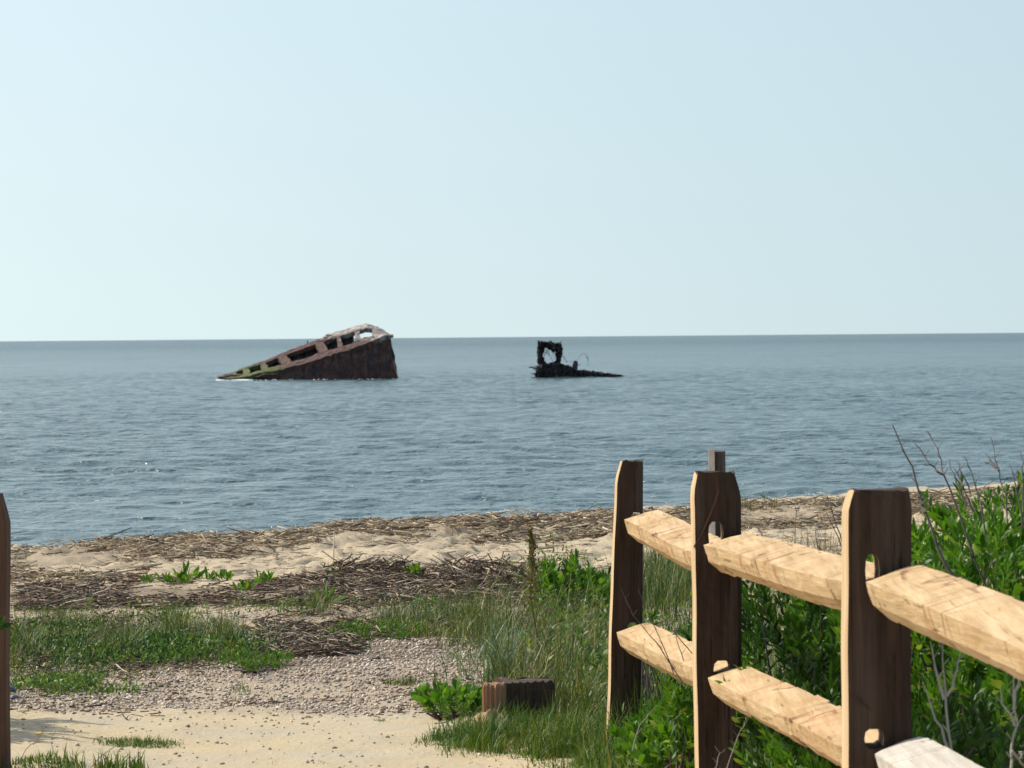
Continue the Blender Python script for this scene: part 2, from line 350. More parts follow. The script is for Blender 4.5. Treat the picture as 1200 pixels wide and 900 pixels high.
# sea: gently waved sheet near the beach, flat to the horizon
sx_ = axis(-36, 40, .30, -16000, 16000, 1.5)
def grow(a, b, s0, g):
    o = [a]; st = s0
    while o[-1] < b: o.append(o[-1] + st); st *= g
    return o
left = [-v for v in grow(36, 260, .32, 1.075)]; right = grow(40, 300, .32, 1.075)
sx_ = np.array(sorted(set([-16000, -4000, -1000] + left + list(np.arange(-36, 40, .30)) + right + [1000, 4000, 16000])))
sy_ = np.unique(np.concatenate([np.arange(36, 62, 2.0), np.arange(62, 230, .28), np.arange(230, 430, .55), grow(430, 2600, .7, 1.0105), grow(2700, 30000, 200, 1.2)]))
X, Y = np.meshgrid(sx_, sy_)
dxy = Y + .12 * X; side = 1 - sm(.16, .3, np.abs(X) / np.maximum(Y, 1))
gust = .6 + .8 * vn(X * .05, Y * .018, 57)
Z = side * gust * ((1 - sm(300, 520, Y)) * (.105 * fbm(X * .62, dxy * .80, 55, 2) + .10 * fbm(X * 1.25, dxy * 1.5, 58, 1))
    + (1 - sm(700, 1100, Y)) * .10 * fbm(X * .25, dxy * .34, 50, 2) + sm(300, 600, Y) * (1 - sm(1800, 2500, Y)) * .22 * fbm(X * .10, dxy * .13, 51, 2))
I = np.arange(X.size).reshape(X.shape)
Q = np.stack([I[:-1, :-1], I[:-1, 1:], I[1:, 1:], I[1:, :-1]], -1).reshape(-1, 4)
tag(link('sea', mesh_np('sea', np.stack([X, Y, Z], -1).reshape(-1, 3), Q, smooth=True), M['sea']), 'rippled grey blue sea reaching the horizon', kind='structure')

# ------------------------------------------------------------------ bulk scatter builders
def blades(name, x, y, h, wd, bend, lean=.3, nseg=3):
    n = len(x); z = ground_z(x, y) - .01; yaw = RNG.random(n) * 2 * PI
    h = np.broadcast_to(h, (n,)); bx = np.cos(yaw); by = np.sin(yaw)
    wa = yaw + PI / 2 + RNG.normal(0, .5, n); wx = np.cos(wa); wy = np.sin(wa)
    b = np.abs(RNG.normal(0, 1, n)) * bend + RNG.random(n) * lean
    T = np.linspace(0, 1, nseg); V = np.zeros((n, nseg * 2 - 1, 3))
    for i, t in enumerate(T):
        r = h * (b * t ** 1.8); zz = h * t * (1 - .35 * np.minimum(b, 1.6) * t * t)
        cx = x + bx * r; cy = y + by * r; cz = z + zz; ww = wd * (1 - t ** 1.6) * .5
        if i < nseg - 1:
            V[:, 2 * i] = np.stack([cx - wx * ww, cy - wy * ww, cz], -1); V[:, 2 * i + 1] = np.stack([cx + wx * ww, cy + wy * ww, cz], -1)
        else: V[:, 2 * i] = np.stack([cx, cy, cz], -1)
    k = nseg * 2 - 1; base = (np.arange(n) * k)[:, None]
    q = np.concatenate([base + np.array([[2 * i, 2 * i + 1, 2 * i + 3, 2 * i + 2]]) for i in range(nseg - 2)])
    t3 = base + np.array([[2 * (nseg - 2), 2 * (nseg - 2) + 1, 2 * (nseg - 1)]])
    return mesh_np(name, V.reshape(-1, 3), q, t3)
def ell(n, *es):                            # random ground points in a few picture-guided ellipses
    tot = sum(e[2] * e[3] for e in es); xs = []; ys = []
    for cx, cy, rx, ry in es:
        k = max(1, int(n * rx * ry / tot)); a = RNG.random(k) * 2 * PI; r = np.sqrt(RNG.random(k)) * (1 + .25 * RNG.normal(0, .6, k))
        x, y = px2ground(cx + rx * r * np.cos(a), cy + ry * r * np.sin(a)); xs.append(x); ys.append(y)
    return np.concatenate(xs), np.concatenate(ys)
def clump(x, y, f=2.5, thr=0, s=60):
    k = fbm(x * f, y * f * .6, s, 3) + .55 * fbm(x * f * 4, y * f * 2.2, s + 5, 2) + RNG.normal(0, .05, len(x)) > thr; return x[k], y[k]
def wid(y, k=1.0): return k * .0045 * np.ones_like(y)
def grass(name, es, n, h0, h1, mat, label, bend=.45, thr=-.04, wd=.005, lean=.3, cat='grass', f=2.5):
    x, y = ell(n, *es); x, y = clump(x, y, f, thr)
    hf = np.clip(.7 + 1.3 * fbm(x * 2, y * 1.3, 66, 2) + 1.2 * fbm(x * 9, y * 5, 68, 2), .2, 1.7)
    h = (h0 + (h1 - h0) * RNG.random(len(x)) ** 1.5) * hf
    return tag(link(name, blades(name, x, y, h, wd, bend, lean), M[mat]), label, cat, kind='stuff')
def sticks(name, x, y, lmin, lmax, rmax, zoff, mat, label, pitch=.12, yawspread=PI):
    n = len(x); L = lmin + (lmax - lmin) * RNG.random(n) ** 2.2; yaw = RNG.normal(0, yawspread * .33, n) + RNG.integers(0, 2, n) * PI
    p = RNG.normal(0, pitch, n); rad = .0016 + (rmax - .0016) * RNG.random(n) ** 2
    d = np.stack([np.cos(yaw) * np.cos(p), np.sin(yaw) * np.cos(p), np.sin(p)], -1)
    s = np.stack([-np.sin(yaw), np.cos(yaw), 0 * yaw], -1); u = np.cross(d, s)
    z = ground_z(x, y) + rad + RNG.random(n) ** 1.5 * zoff + np.abs(np.sin(p)) * L * .5
    c = np.stack([x, y, z], -1); bd = RNG.normal(0, .05, n)
    V = np.zeros((n, 9, 3))
    for i, t in enumerate((-.5, 0, .5)):
        cc = c + d * (L * t)[:, None] + s * (bd * L * (1 - 4 * t * t))[:, None]
        for j in range(3):
            a = 2 * PI * j / 3; V[:, i * 3 + j] = cc + (s * math.cos(a) + u * math.sin(a)) * rad[:, None]
    base = (np.arange(n) * 9)[:, None]
    q = np.concatenate([base + np.array([[i * 3 + j, i * 3 + (j + 1) % 3, i * 3 + 3 + (j + 1) % 3, i * 3 + 3 + j]]) for i in range(2) for j in range(3)])
    t3 = np.concatenate([base + np.array([[0, 2, 1]]), base + np.array([[6, 7, 8]])])
    return tag(link(name, mesh_np(name, V.reshape(-1, 3), q, t3), M[mat]), label, 'seaweed wrack' if 'wrack' in name else 'debris', kind='stuff')
def pebbles(name, x, y, r0, r1, mat, label):
    bm = bmesh.new(); bmesh.ops.create_icosphere(bm, subdivisions=1, radius=1)
    tv = np.array([v.co[:] for v in bm.verts]); tf = np.array([[v.index for v in f.verts] for f in bm.faces]); bm.free()
    n = len(x); r = r0 + (r1 - r0) * RNG.random(n) ** 2
    sc = np.stack([r * RNG.uniform(.7, 1.3, n), r * RNG.uniform(.7, 1.3, n), r * RNG.uniform(.35, .85, n)], -1)
    P = tv[None] * (1 + RNG.normal(0, .10, (n, len(tv), 1))) * sc[:, None]
    a = RNG.random(n) * 2 * PI; ti = RNG.normal(0, .5, n)
    y1 = P[..., 1] * np.cos(ti)[:, None] - P[..., 2] * np.sin(ti)[:, None]; z1 = P[..., 1] * np.sin(ti)[:, None] + P[..., 2] * np.cos(ti)[:, None]
    x1 = P[..., 0] * np.cos(a)[:, None] - y1 * np.sin(a)[:, None]; y2 = P[..., 0] * np.sin(a)[:, None] + y1 * np.cos(a)[:, None]
    z0 = ground_z(x, y) + r * .25
    V = np.stack([x1 + x[:, None], y2 + y[:, None], z1 + z0[:, None]], -1).reshape(-1, 3)
    F = (np.arange(n) * len(tv))[:, None, None] + tf[None]
    return tag(link(name, mesh_np(name, V, None, F.reshape(-1, 3)), M[mat]), label, 'gravel', kind='stuff')
def leaves_np(name, P, D, ln, wd, mat):      # folded four-face leaves at points P pointing along D
    n = len(P); D = D / np.linalg.norm(D, axis=1, keepdims=True)
    s = np.cross(D, RNG.normal(0, .5, (n, 3)) + [0, 0, 1]); s /= np.linalg.norm(s, axis=1, keepdims=True); u = np.cross(s, D)
    ln = np.asarray(ln).reshape(-1, 1) * np.ones((n, 1)); wd = np.asarray(wd).reshape(-1, 1) * np.ones((n, 1))
    V = np.zeros((n, 6, 3)); V[:, 0] = P
    V[:, 1] = P + D * ln * .35 + s * wd * .5 + u * wd * .18; V[:, 2] = P + D * ln * .35 - s * wd * .5 + u * wd * .18
    V[:, 3] = P + D * ln * .75 + s * wd * .38 + u * wd * .1; V[:, 4] = P + D * ln * .75 - s * wd * .38 + u * wd * .1
    V[:, 5] = P + D * ln - u * ln * .06
    b = (np.arange(n) * 6)[:, None]
    t = np.concatenate([b + np.array([[0, 1, 2]]), b + np.array([[3, 5, 4]])]); q = b + np.array([[1, 3, 4, 2]])
    return mesh_np(name, V.reshape(-1, 3), q, t)
def weeds(name, es, n, h, ln, mat, label, thr=0.0, cat='weeds'):
    x, y = ell(n, *es); x, y = clump(x, y, 3.2, thr, 71); n = len(x)
    hh = h * np.clip(.7 + 2 * fbm(x * 3, y * 2, 73, 2), .2, 1.6)
    P = np.stack([x, y, ground_z(x, y) + RNG.random(n) * hh], -1)
    D = RNG.normal(0, .6, (n, 3)) + [0, 0, .7]
    return tag(link(name, leaves_np(name, P, D, ln * RNG.uniform(.6, 1.2, n), ln * .32, M[mat]), M[mat]), label, cat, kind='stuff')

# gravel
k = 62000; x = RNG.uniform(-3.2, 1.2, k); y = RNG.uniform(14.3, 20.2, k)
keep = RNG.random(k) < gravel_mask(x, y) * np.clip(1.2 - (y - 15) * .09, .3, 1); x, y = x[keep], y[keep]
pebbles('shell_gravel', x, y, .0035, .0105, 'pebble', 'pale pink and buff shell gravel strip between the sand path and the weeds')
x = RNG.uniform(-3.6, 2.2, 9000); y = RNG.uniform(19.0, 22.6, 9000)
pebbles('scattered_pebbles', x, y, .004, .010, 'pebble', 'loose pale pebbles strewn above the green weed band')
x = RNG.uniform(-3, .6, 900); y = RNG.uniform(11, 14.5, 900)
pebbles('path_grit', x, y, .003, .009, 'pebble', 'small stones scattered over the packed sand path')
x = RNG.uniform(-2.6, .4, 130); y = RNG.uniform(11.5, 14.6, 130)
pebbles('path_clods', x, y, .003, .010, 'dirt_clod', 'small sandy clods on the packed path')
k = 7000; x = RNG.uniform(-3.2, 1.0, k); y = RNG.uniform(14.2, 20, k); x, y = clump(x, y, 1.6, -.02, 97)
sticks('straw_litter', x, y, .012, .06, .003, .012, 'wrack', 'fine brown litter sprinkled through the gravel', .1)
x, y = ell(7000, (150, 762, 180, 34), (420, 735, 120, 22)); x, y = clump(x, y, 2.0, -.03, 98)
sticks('straw_litter', x, y, .015, .12, .004, .03, 'wrack', 'brown dead stems lying between the green weeds', .2)
# wrack
def bandpts(n, x0, x1, top, bot, f=1.0, thr=-.02, s=80):
    px = RNG.uniform(x0, x1, n); u = RNG.random(n); t = np.interp(px, *zip(*top)); b = np.interp(px, *zip(*bot))
    x, y = px2ground(px, t + (b - t) * u); return clump(x, y, f, thr, s)
crest_px = [(-200, 643), (0, 634), (200, 623), (400, 612), (700, 597), (1000, 579), (1200, 566), (1400, 553)]
def off(d, extra=None): return [(a, b + d) for a, b in crest_px]
x, y = bandpts(23000, -150, 740, off(6), [(-200, 696), (0, 692), (130, 684), (250, 662), (400, 646), (560, 638), (740, 630)], 1.6, -.05)
sticks('straw_wrack', x, y, .04, .28, .006, .04, 'straw', 'tangled pale and brown reed straw along the beach crest at left', .14)
x, y = bandpts(11000, 700, 1300, off(10), off(38), 1.3, -.02, 84)
sticks('straw_wrack', x, y, .04, .26, .006, .05, 'straw', 'dark line of reed straw on the beach crest right of the fence', .14)
x, y = bandpts(6500, -150, 1300, off(4), off(75), 1.6, -.1, 86)
sticks('straw_wrack', x, y, .03, .14, .004, .02, 'straw', 'thin scatter of short reed bits over the open sand', .06)
x, y = bandpts(16000, 20, 600, [(0, 694), (150, 680), (300, 688), (400, 680), (600, 684)], [(0, 722), (300, 716), (560, 712)], 1.2, -.08, 88)
sticks('dark_wrack', x, y, .02, .18, .005, .035, 'wrack', 'dark brown mat of rotted reeds in front of the sand', .14)
x, y = bandpts(6000, 300, 420, [(300, 735), (420, 735)], [(300, 782), (420, 776)], 1.2, -.1, 90)
sticks('dark_wrack', x, y, .02, .12, .004, .03, 'wrack', 'reddish brown bark litter patch between weeds and gravel', .15)
x, y = ell(1300, (430, 688, 50, 5), (570, 692, 60, 10))
sticks('wrack_heap', x, y, .05, .22, .005, .09, 'wrack', 'raised heap of dark tangled reeds behind the weeds', .3)
x, y = bandpts(7000, 360, 620, [(360, 690), (620, 692)], [(360, 714), (620, 716)], 1.5, -.15, 93)
sticks('dark_wrack', x, y, .02, .14, .004, .03, 'wrack', 'rotted reed litter at the foot of the reed heap', .15)
tag(bpy.data.objects['wrack_heap'], cat='seaweed wrack')
# grass
grass('beach_grass', [(60, 765, 110, 40), (190, 762, 130, 32)], 24000, .03, .13, 'grass', 'green grass and weeds filling the band at far left', thr=-.01, wd=.0038, bend=.7, f=2.2)
grass('dry_grass', [(60, 765, 110, 40), (190, 760, 140, 36), (420, 735, 100, 25)], 3000, .03, .12, 'grass_dry', 'dead brown grass mixed into the green band at left', thr=-.05, wd=.004, bend=.8)
grass('beach_grass', [(180, 727, 190, 12), (440, 722, 130, 12), (-80, 750, 100, 50)], 9000, .02, .09, 'grass_fresh', 'low fresh grass fringe along the back of the weeds', thr=-.0, wd=.004)
grass('beach_grass', [(80, 818, 80, 10), (-60, 815, 70, 14), (262, 816, 30, 6), (315, 822, 14, 4)], 9000, .02, .075, 'grass_fresh', 'short grass tufts along the edge between gravel and path', thr=-.02, wd=.0036)
grass('beach_grass', [(520, 735, 90, 22), (400, 768, 30, 6), (620, 740, 90, 30)], 11000, .04, .18, 'grass', 'mid height grass behind the gravel at centre', thr=-.03, wd=.0038, bend=.6)
grass('tall_grass', [(650, 790, 75, 50), (600, 750, 60, 30), (700, 760, 60, 60)], 11000, .08, .40, 'grass', 'tall tangled grass left of the first fence post', thr=-.04, bend=.6, wd=.004, f=4)
grass('dry_grass', [(640, 770, 85, 50), (680, 720, 60, 30)], 1800, .15, .48, 'grass_dry', 'straw coloured dead stalks standing in the tall grass', thr=-.1, bend=.4, lean=.35, wd=.003)
grass('edge_grass', [(610, 868, 95, 20), (700, 880, 80, 30), (540, 868, 50, 8)], 15000, .04, .15, 'grass_fresh', 'dense green grass in front of the buried timber', thr=-.32, wd=.004)
grass('edge_grass', [(560, 862, 26, 6), (640, 838, 30, 6)], 420, .04, .16, 'grass', 'wispy grass over the dirt mound and timber face', thr=-.4, wd=.0035, bend=.8)
grass('edge_grass', [(672, 846, 34, 16)], 1500, .10, .26, 'grass', 'taller grass hanging over the right part of the timber', thr=-.3, wd=.004, bend=.7)
grass('fence_grass', [(770, 880, 90, 60), (900, 920, 120, 60), (800, 800, 80, 50)], 11000, .08, .32, 'grass_fresh', 'grass growing thickly round the fence post feet', thr=-.15, wd=.005)
grass('fence_grass', [(900, 760, 120, 60), (1100, 800, 140, 70)], 7000, .10, .40, 'grass', 'shaded grass growing behind the fence rails', thr=-.15)
grass('dry_grass', [(790, 668, 50, 16), (950, 660, 60, 14), (1050, 640, 40, 12)], 1700, .12, .36, 'grass_dry', 'grey brown dead stalks on the sand behind the fence', thr=-.1, bend=.3, wd=.004)
grass('dry_grass', [(885, 606, 26, 3)], 260, .06, .22, 'grass_dry', 'sparse dry stalks on the crest right of the second post', thr=-.4, bend=.15, wd=.006)
grass('mixed_tufts', [(75, 742, 24, 8), (20, 775, 22, 14), (270, 760, 16, 8), (205, 745, 14, 6), (372, 722, 14, 4), (140, 775, 22, 8)], 2600, .10, .24, 'grass', 'taller tufts standing out of the left weed band', thr=-.2, wd=.004, bend=.6)
grass('loose_grass', [(545, 775, 34, 26), (520, 830, 22, 8)], 900, .06, .26, 'grass', 'loose arching grass at the edge of the gravel', thr=-.15, wd=.004, bend=.9, lean=.5)
grass('thin_plants', [(775, 700, 50, 30)], 2600, .10, .36, 'grass', 'fine stemmed green plants seen between the first two posts', thr=-.2, bend=.2, wd=.006)
grass('path_tuft', [(163, 874, 46, 4)], 1500, .010, .035, 'grass_fresh', 'flat tuft of short grass on the sand path', thr=-.4, wd=.004)
grass('path_tuft', [(346, 896, 32, 4)], 700, .01, .035, 'grass', 'small yellowish tuft at the bottom edge of the path', thr=-.4, wd=.004)
grass('path_tuft', [(470, 806, 22, 4), (445, 845, 8, 2)], 700, .02, .06, 'grass', 'low tuft growing in the gravel left of the timber', thr=-.4, wd=.004)
grass('corner_grass', [(35, 905, 60, 10), (140, 905, 30, 4)], 1400, .03, .09, 'grass_fresh', 'bright grass blades in the bottom left corner', thr=-.3, wd=.006)
weeds('ground_weeds', [(120, 755, 150, 35), (240, 770, 70, 20), (400, 718, 130, 10), (510, 735, 60, 18)], 12000, .07, .028, 'leaf_weed', 'leafy low weeds mixed through the grass band', thr=.05)
weeds('ground_weeds', [(110, 765, 140, 30), (300, 775, 30, 12)], 14000, .08, .024, 'leaf_dark', 'darker broad leaved weeds toned as shade in the green band', thr=.06)  # dark leaves stand in for shade the thin blades lack
weeds('ground_weeds', [(90, 816, 75, 9)], 1600, .05, .025, 'leaf_weed', 'low leafy weeds beside the gravel at left', thr=-.1)
weeds('ground_weeds', [(650, 700, 60, 20), (680, 800, 60, 50), (800, 840, 90, 70)], 11000, .24, .032, 'leaf_weed', 'leafy weeds between tall grass and fence posts', thr=-.02)

# ------------------------------------------------------------------ shrubs of leafy shoots
def sprig_mesh(nm, nleaf, L, ll, lw, mat, seed):
    r = np.random.default_rng(seed); P = []; D = []
    for i in range(nleaf):
        t = (i + .5) / nleaf; a = i * 2.4; P.append((.01 * math.sin(t * 3), 0, L * (.15 + .85 * t)))
        tilt = .95 - .6 * t + r.normal(0, .15); D.append((math.cos(a) * math.sin(tilt), math.sin(a) * math.sin(tilt), math.cos(tilt)))
    P = np.array(P); D = np.array(D)
    me = leaves_np(nm, P, D, ll * r.uniform(.7, 1.15, nleaf), lw * r.uniform(.8, 1.2, nleaf), mat); me.materials.append(mat); return me
SPR = {k: [sprig_mesh('leafy_shoot', nl, L, ll, lw, M[m], s) for s in range(4)] for k, (nl, L, ll, lw, m) in {
    'bay': (20, .12, .041, .0105, 'leaf'), 'dark': (19, .11, .037, .010, 'leaf_dark'), 'broad': (10, .07, .055, .024, 'leaf'),
    'small': (12, .06, .028, .010, 'leaf_weed')}.items()}
def shrub(name, label, cx, cy, rx, ry, hgt, n, kinds, base_frac=.15, cat='shrub', group=None, sc=1.0, stemmat='twig', up=1.0, nstem=14):
    gz = float(ground_z(np.array([cx]), np.array([cy]))[0]); root = empty(name, (cx, cy, gz)); tag(root, label, cat, group)
    mb = MB(); tips = []; made = 0
    rr = random.Random(hash_(label))
    lob = [(rr.uniform(-.5, .5), rr.uniform(-.5, .5), rr.uniform(.6, 1.0)) for _ in range(6)]
    while made < n:
        a = rr.uniform(0, 2 * PI); q = math.sqrt(rr.random()); ux, uy = q * math.cos(a), q * math.sin(a)
        top = max(l[2] * max(0, 1 - ((ux - l[0]) ** 2 + (uy - l[1]) ** 2) * 1.3) ** .5 for l in lob)
        if top <= .05: continue
        v = 1 - rr.random() ** 1.4 * (1 - base_frac); z = top * v * hgt
        if rr.random() < .3 and q < .6 and v < .6: continue
        p = Vector((ux * rx, uy * ry, max(.02, z - .06)))
        o = bpy.data.objects.new('leafy_shoot', SPR[rr.choice(kinds)][rr.randrange(4)]); COL.objects.link(o); o.parent = root
        o.location = p; d = Vector((ux * .7 + rr.gauss(0, .3), uy * .7 + rr.gauss(0, .3), up + rr.random() * .6)).normalized()
        o.rotation_euler = (d.to_track_quat('Z', 'Y') @ Vector((0, 0, 1)).rotation_difference(Vector((0, 0, 1)))).to_euler()
        k = sc * rr.uniform(.75, 1.25); o.scale = (k, k, k); made += 1; tips.append(p)
    for p in rr.sample(tips, min(len(tips), nstem * 5)):
        b = Vector((p.x * .25, p.y * .25, -.03)); m = (b + p) / 2 + Vector((rr.gauss(0, .03), rr.gauss(0, .03), .02))
        mb.tube([b, m, p], [.006, .004, .002], 4)
    mb.build('stem', M[stemmat], root); return root
def hash_(s): return sum((i + 1) * ord(c) for i, c in enumerate(s))
def gp(px, Y):                              # ground x under a picture column at depth Y
    return at(px, 700, Y).x
G1 = 'bayberry shrubs behind the fence'
shrub('bayberry_shrub', 'bright green shrub directly right of the near fence post top', gp(1125, 10.6), 10.6, .30, .8, .80, 290, ['bay', 'bay', 'broad'], group=G1)
shrub('bayberry_shrub', 'tall bright green shrub filling the right edge of the view', gp(1225, 10.0), 10.0, .32, .8, .80, 290, ['bay', 'bay', 'broad'], group=G1)
shrub('bayberry_shrub', 'green shrub farther back behind the leafless twigs at right', gp(1180, 12.4), 12.4, .42, .8, .76, 240, ['bay', 'dark'], group=G1)
shrub('bayberry_shrub', 'dark leafy shrub in shade under the middle upper rail', gp(930, 11.4), 11.4, .24, .9, .56, 295, ['bay', 'dark', 'dark'], group=G1)  # dark leaf mix in these three shrubs carries shade under the rails
shrub('bayberry_shrub', 'leafy shrub low behind the middle lower rail', gp(960, 10.0), 10.0, .17, .6, .34, 220, ['bay', 'dark', 'dark', 'small'], group=G1)
shrub('bayberry_shrub', 'green shrub with pale stems under the near upper rail', gp(1120, 8.6), 8.9, .22, .5, .40, 200, ['bay', 'dark', 'dark'], group=G1)
shrub('bayberry_shrub', 'dense dark shrub behind the near fence post', gp(1040, 11.6), 11.8, .28, .8, .68, 220, ['dark', 'bay'], group=G1)
shrub('bayberry_shrub', 'shrub beyond the right edge of the view', 2.1, 10.6, .45, .9, .85, 200, ['bay', 'dark'], group=G1, sc=1.2)
shrub('green_bush', 'bright green broad leaved bush left of the first fence post', gp(680, 19.6), 19.6, .22, .5, .28, 190, ['broad', 'bay', 'dark'], sc=1.0)
shrub('green_bush', 'leafy sapling in front of the far lower rail', gp(792, 11.4), 11.4, .06, .15, .36, 26, ['broad', 'bay'], up=1.4)
shrub('green_bush', 'bright low bush between the feet of the two far posts', gp(778, 11.7), 11.7, .08, .3, .19, 80, ['bay', 'broad'], up=1.4)
shrub('green_bush', 'small rounded bush left of the buried timber', gp(532, 14.1), 14.1, .10, .25, .13, 120, ['small', 'small', 'broad'], sc=.8)
shrub('bayberry_shrub', 'tall shrub on the left verge beyond the edge of the view', -2.42, 13.85, .42, .42, .82, 300, ['bay', 'dark'], sc=1.5, base_frac=.02)
shrub('green_bush', 'small fresh bush behind the far lower rail', gp(755, 12.9), 13.1, .05, .15, .52, 30, ['broad', 'small'], sc=.7, up=1.5)
shrub('green_bush', 'low dark bush in the middle of the left grass', gp(165, 17.5), 17.5, .30, .6, .12, 170, ['small'], sc=.6)
shrub('green_bush', 'low leafy bush behind the gravel at centre', gp(445, 18.8), 18.8, .24, .5, .11, 150, ['small'], sc=.6)
shrub('green_bush', 'spreading olive bush at the right end of the weeds', gp(300, 16.8), 16.8, .14, .4, .12, 120, ['small'], sc=.6)

# seedlings along the dark wrack
G2 = 'green seedlings along the dark wrack'
for px, py, s, lab in ((175, 694, .8, 'small green seedling at the left end of the dark wrack'), (198, 692, .9, 'dusky upright seedling left of the largest one'),
                       (218, 694, 1.5, 'largest bright green seedling on the dark wrack'), (246, 692, 1.0, 'green seedling just right of the largest one'),
                       (263, 692, 1.05, 'right hand seedling of the tight trio on the wrack'), (312, 696, 1.15, 'spreading seedling alone between trio and reed heap'),
                       (287, 706, 1.0, 'lower seedling nearest the weeds below the trio'), (395, 689, .9, 'flat seedling at the left foot of the reed heap'),
                       (487, 694, 1.0, 'seedling at the right side of the reed heap')):
    X_, Y_ = px2ground([px], [py]); x, y = float(X_[0]), float(Y_[0]); z = float(ground_z(X_, Y_)[0]) + .02
    n = 26; a = RNG.random(n) * 2 * PI; tl = RNG.uniform(.2, 1.15, n)
    D = np.stack([np.cos(a) * np.sin(tl), np.sin(a) * np.sin(tl), np.cos(tl)], -1)
    P = np.array([[0, 0, 0]]) + D * .02 * s + np.stack([RNG.normal(0, .02, n), RNG.normal(0, .02, n), RNG.random(n) * .03], -1) * s
    o = link('seedling', leaves_np('seedling', P, D, .064 * s * RNG.uniform(.6, 1.1, n), .018 * s, None), M['leaf']); o.location = (x, y, z)
    tag(o, lab, 'seedling', G2)
# blue green grass clump
X_, Y_ = px2ground([583], [806]); n = 90; xs = X_[0] + RNG.normal(0, .05, n); ys = Y_[0] + RNG.normal(0, .04, n)
tag(link('grass_clump', blades('grass_clump', xs, ys, RNG.uniform(.12, .36, n), .007, .75, .1, 6), M['grass_blue']), 'arching blue green grass clump standing behind the timber', 'grass clump')
# dock with a curled seed spike
def spike(px, py_base, py_top, lean, label, name='dock_plant', mat='seed'):
    X_, Y_ = px2ground([px + 8], [py_base]); x, y = float(X_[0]), float(Y_[0]); z = float(ground_z(X_, Y_)[0])
    tp = at(px, py_top, y); root = empty(name, (x, y, z)); tag(root, label, 'plant')
    h = tp.z - z; dx = tp.x - x; pts = [Vector((dx * (t ** 1.4) + .01 * math.sin(t * 9), .02 * math.sin(t * 7), h * t)) for t in np.linspace(0, 1, 9)]
    mb = MB(); mb.tube(pts, [.006 - .0004 * i for i in range(9)], 5); mb.build('stem', M['stem_green'], root)
    n = 420; t = RNG.uniform(.45, 1, n); idx = np.array([[*pts[0].lerp(pts[-1], 0)]] * n)
    P = np.array([[np.interp(tt, np.linspace(0, 1, 9), [p.x for p in pts]), np.interp(tt, np.linspace(0, 1, 9), [p.y for p in pts]), h * tt] for tt in t])
    w_ = .020 * np.sin(np.clip((1 - t) * 2.2 + .15, 0, PI))[:, None]
    P = P + RNG.normal(0, 1, (n, 3)) * w_ * [1, 1, .5]; D = RNG.normal(0, .5, (n, 3)) + [0, 0, .9]
    o = link('seed_head', leaves_np('seed_head', P, D, .018, .009, None), M[mat], root); o['kind'] = 'stuff'
    o = link('leaf', leaves_np('leaf', np.array([[0, 0, h * .1]] * 8), RNG.normal(0, .5, (8, 3)) + [0, 0, .6], .14, .03, None), M['leaf_weed'], root)
spike(620, 790, 622, 0, 'tall leaning dock with curled green brown seed head')
spike(374, 716, 697, 0, 'short brown seed spike standing in the low green fringe')

# ------------------------------------------------------------------ bare twigs
def twigplant(label, Y, stems, mat='twig', r=.005, cat='dead shrub', name='bare_twigs', group=None):
    b = stems[0][0]; base = at(b[0], b[1], Y); root = empty(name, base); tag(root, label, cat, group)
    for st in stems:
        pts = [at(p[0], p[1], Y + (i * .03)) - base for i, p in enumerate(st)]
        fine = []
        for a, c in zip(pts[:-1], pts[1:]):
            for t in (0, .33, .66): fine.append(a.lerp(c, t) + Vector((random.gauss(0, .0018), random.gauss(0, .005), random.gauss(0, .0018))))
        fine.append(pts[-1]); n = len(fine); mb = MB()
        rs = [.72 * r * (1 - .7 * i / (n - 1)) for i in range(n)]; mb.tube(fine, rs, 5)
        if len(st) > 2:
            for i in range(2, n - 1, 2):                       # buds and side spurs
                d = Vector((random.choice((-1, 1)) * .012, random.gauss(0, .01), .016)); mb.tube([fine[i], fine[i] + d], [rs[i] * .6, rs[i] * .3], 4)
        mb.build('twig', M[mat], root)
G3 = 'leafless twigs rising from the shrubs'
twigplant('tallest leafless dark twig leaning left above the near post', 9.6, [[(1150, 730), (1107, 660), (1085, 600), (1068, 548), (1046, 498)], [(1085, 600), (1078, 585), (1076, 575)]], r=.007, group=G3)
twigplant('forked leafless twig right of the tallest one', 10, [[(1175, 740), (1128, 610), (1105, 557), (1104, 545), (1098, 526), (1087, 505)], [(1105, 557), (1090, 543), (1072, 519)]], r=.0045, group=G3)
twigplant('knobbly leafless twig with side spurs mid way along', 10.2, [[(1170, 700), (1150, 590), (1142, 565), (1135, 545), (1131, 533)], [(1142, 600), (1130, 575), (1122, 555), (1124, 541)], [(1132, 590), (1120, 565), (1113, 538)], [(1138, 578), (1127, 552), (1123, 546)]], r=.004, group=G3)
twigplant('branching leafless twig with fine tips near the right edge', 10.4, [[(1190, 680), (1177, 578), (1170, 551), (1166, 530), (1161, 512)], [(1170, 551), (1162, 546), (1153, 539)], [(1168, 549), (1160, 540), (1158, 534)]], r=.0035, group=G3)
twigplant('short pair of leafless twigs at the far right edge', 10.2, [[(1198, 620), (1190, 562), (1183, 543)], [(1200, 600), (1199, 550), (1196, 528)], [(1194, 570), (1192, 556), (1192, 549)]], r=.0035, group=G3)
G4 = 'leafless stalks behind the middle rail'
twigplant('thin upright stalk behind the middle upper rail', 15, [[(934, 690), (932, 640), (933, 600), (932, 583)], [(938, 690), (925, 650), (930, 622)]], r=.0035, group=G4)
twigplant('thin stalks leaning left against the near post', 12, [[(1005, 700), (988, 640), (975, 600), (969, 580)], [(1000, 680), (982, 630), (968, 600)], [(990, 680), (958, 640), (955, 618)], [(900, 640), (888, 618)], [(925, 650), (912, 632)]], r=.004, group=G4)
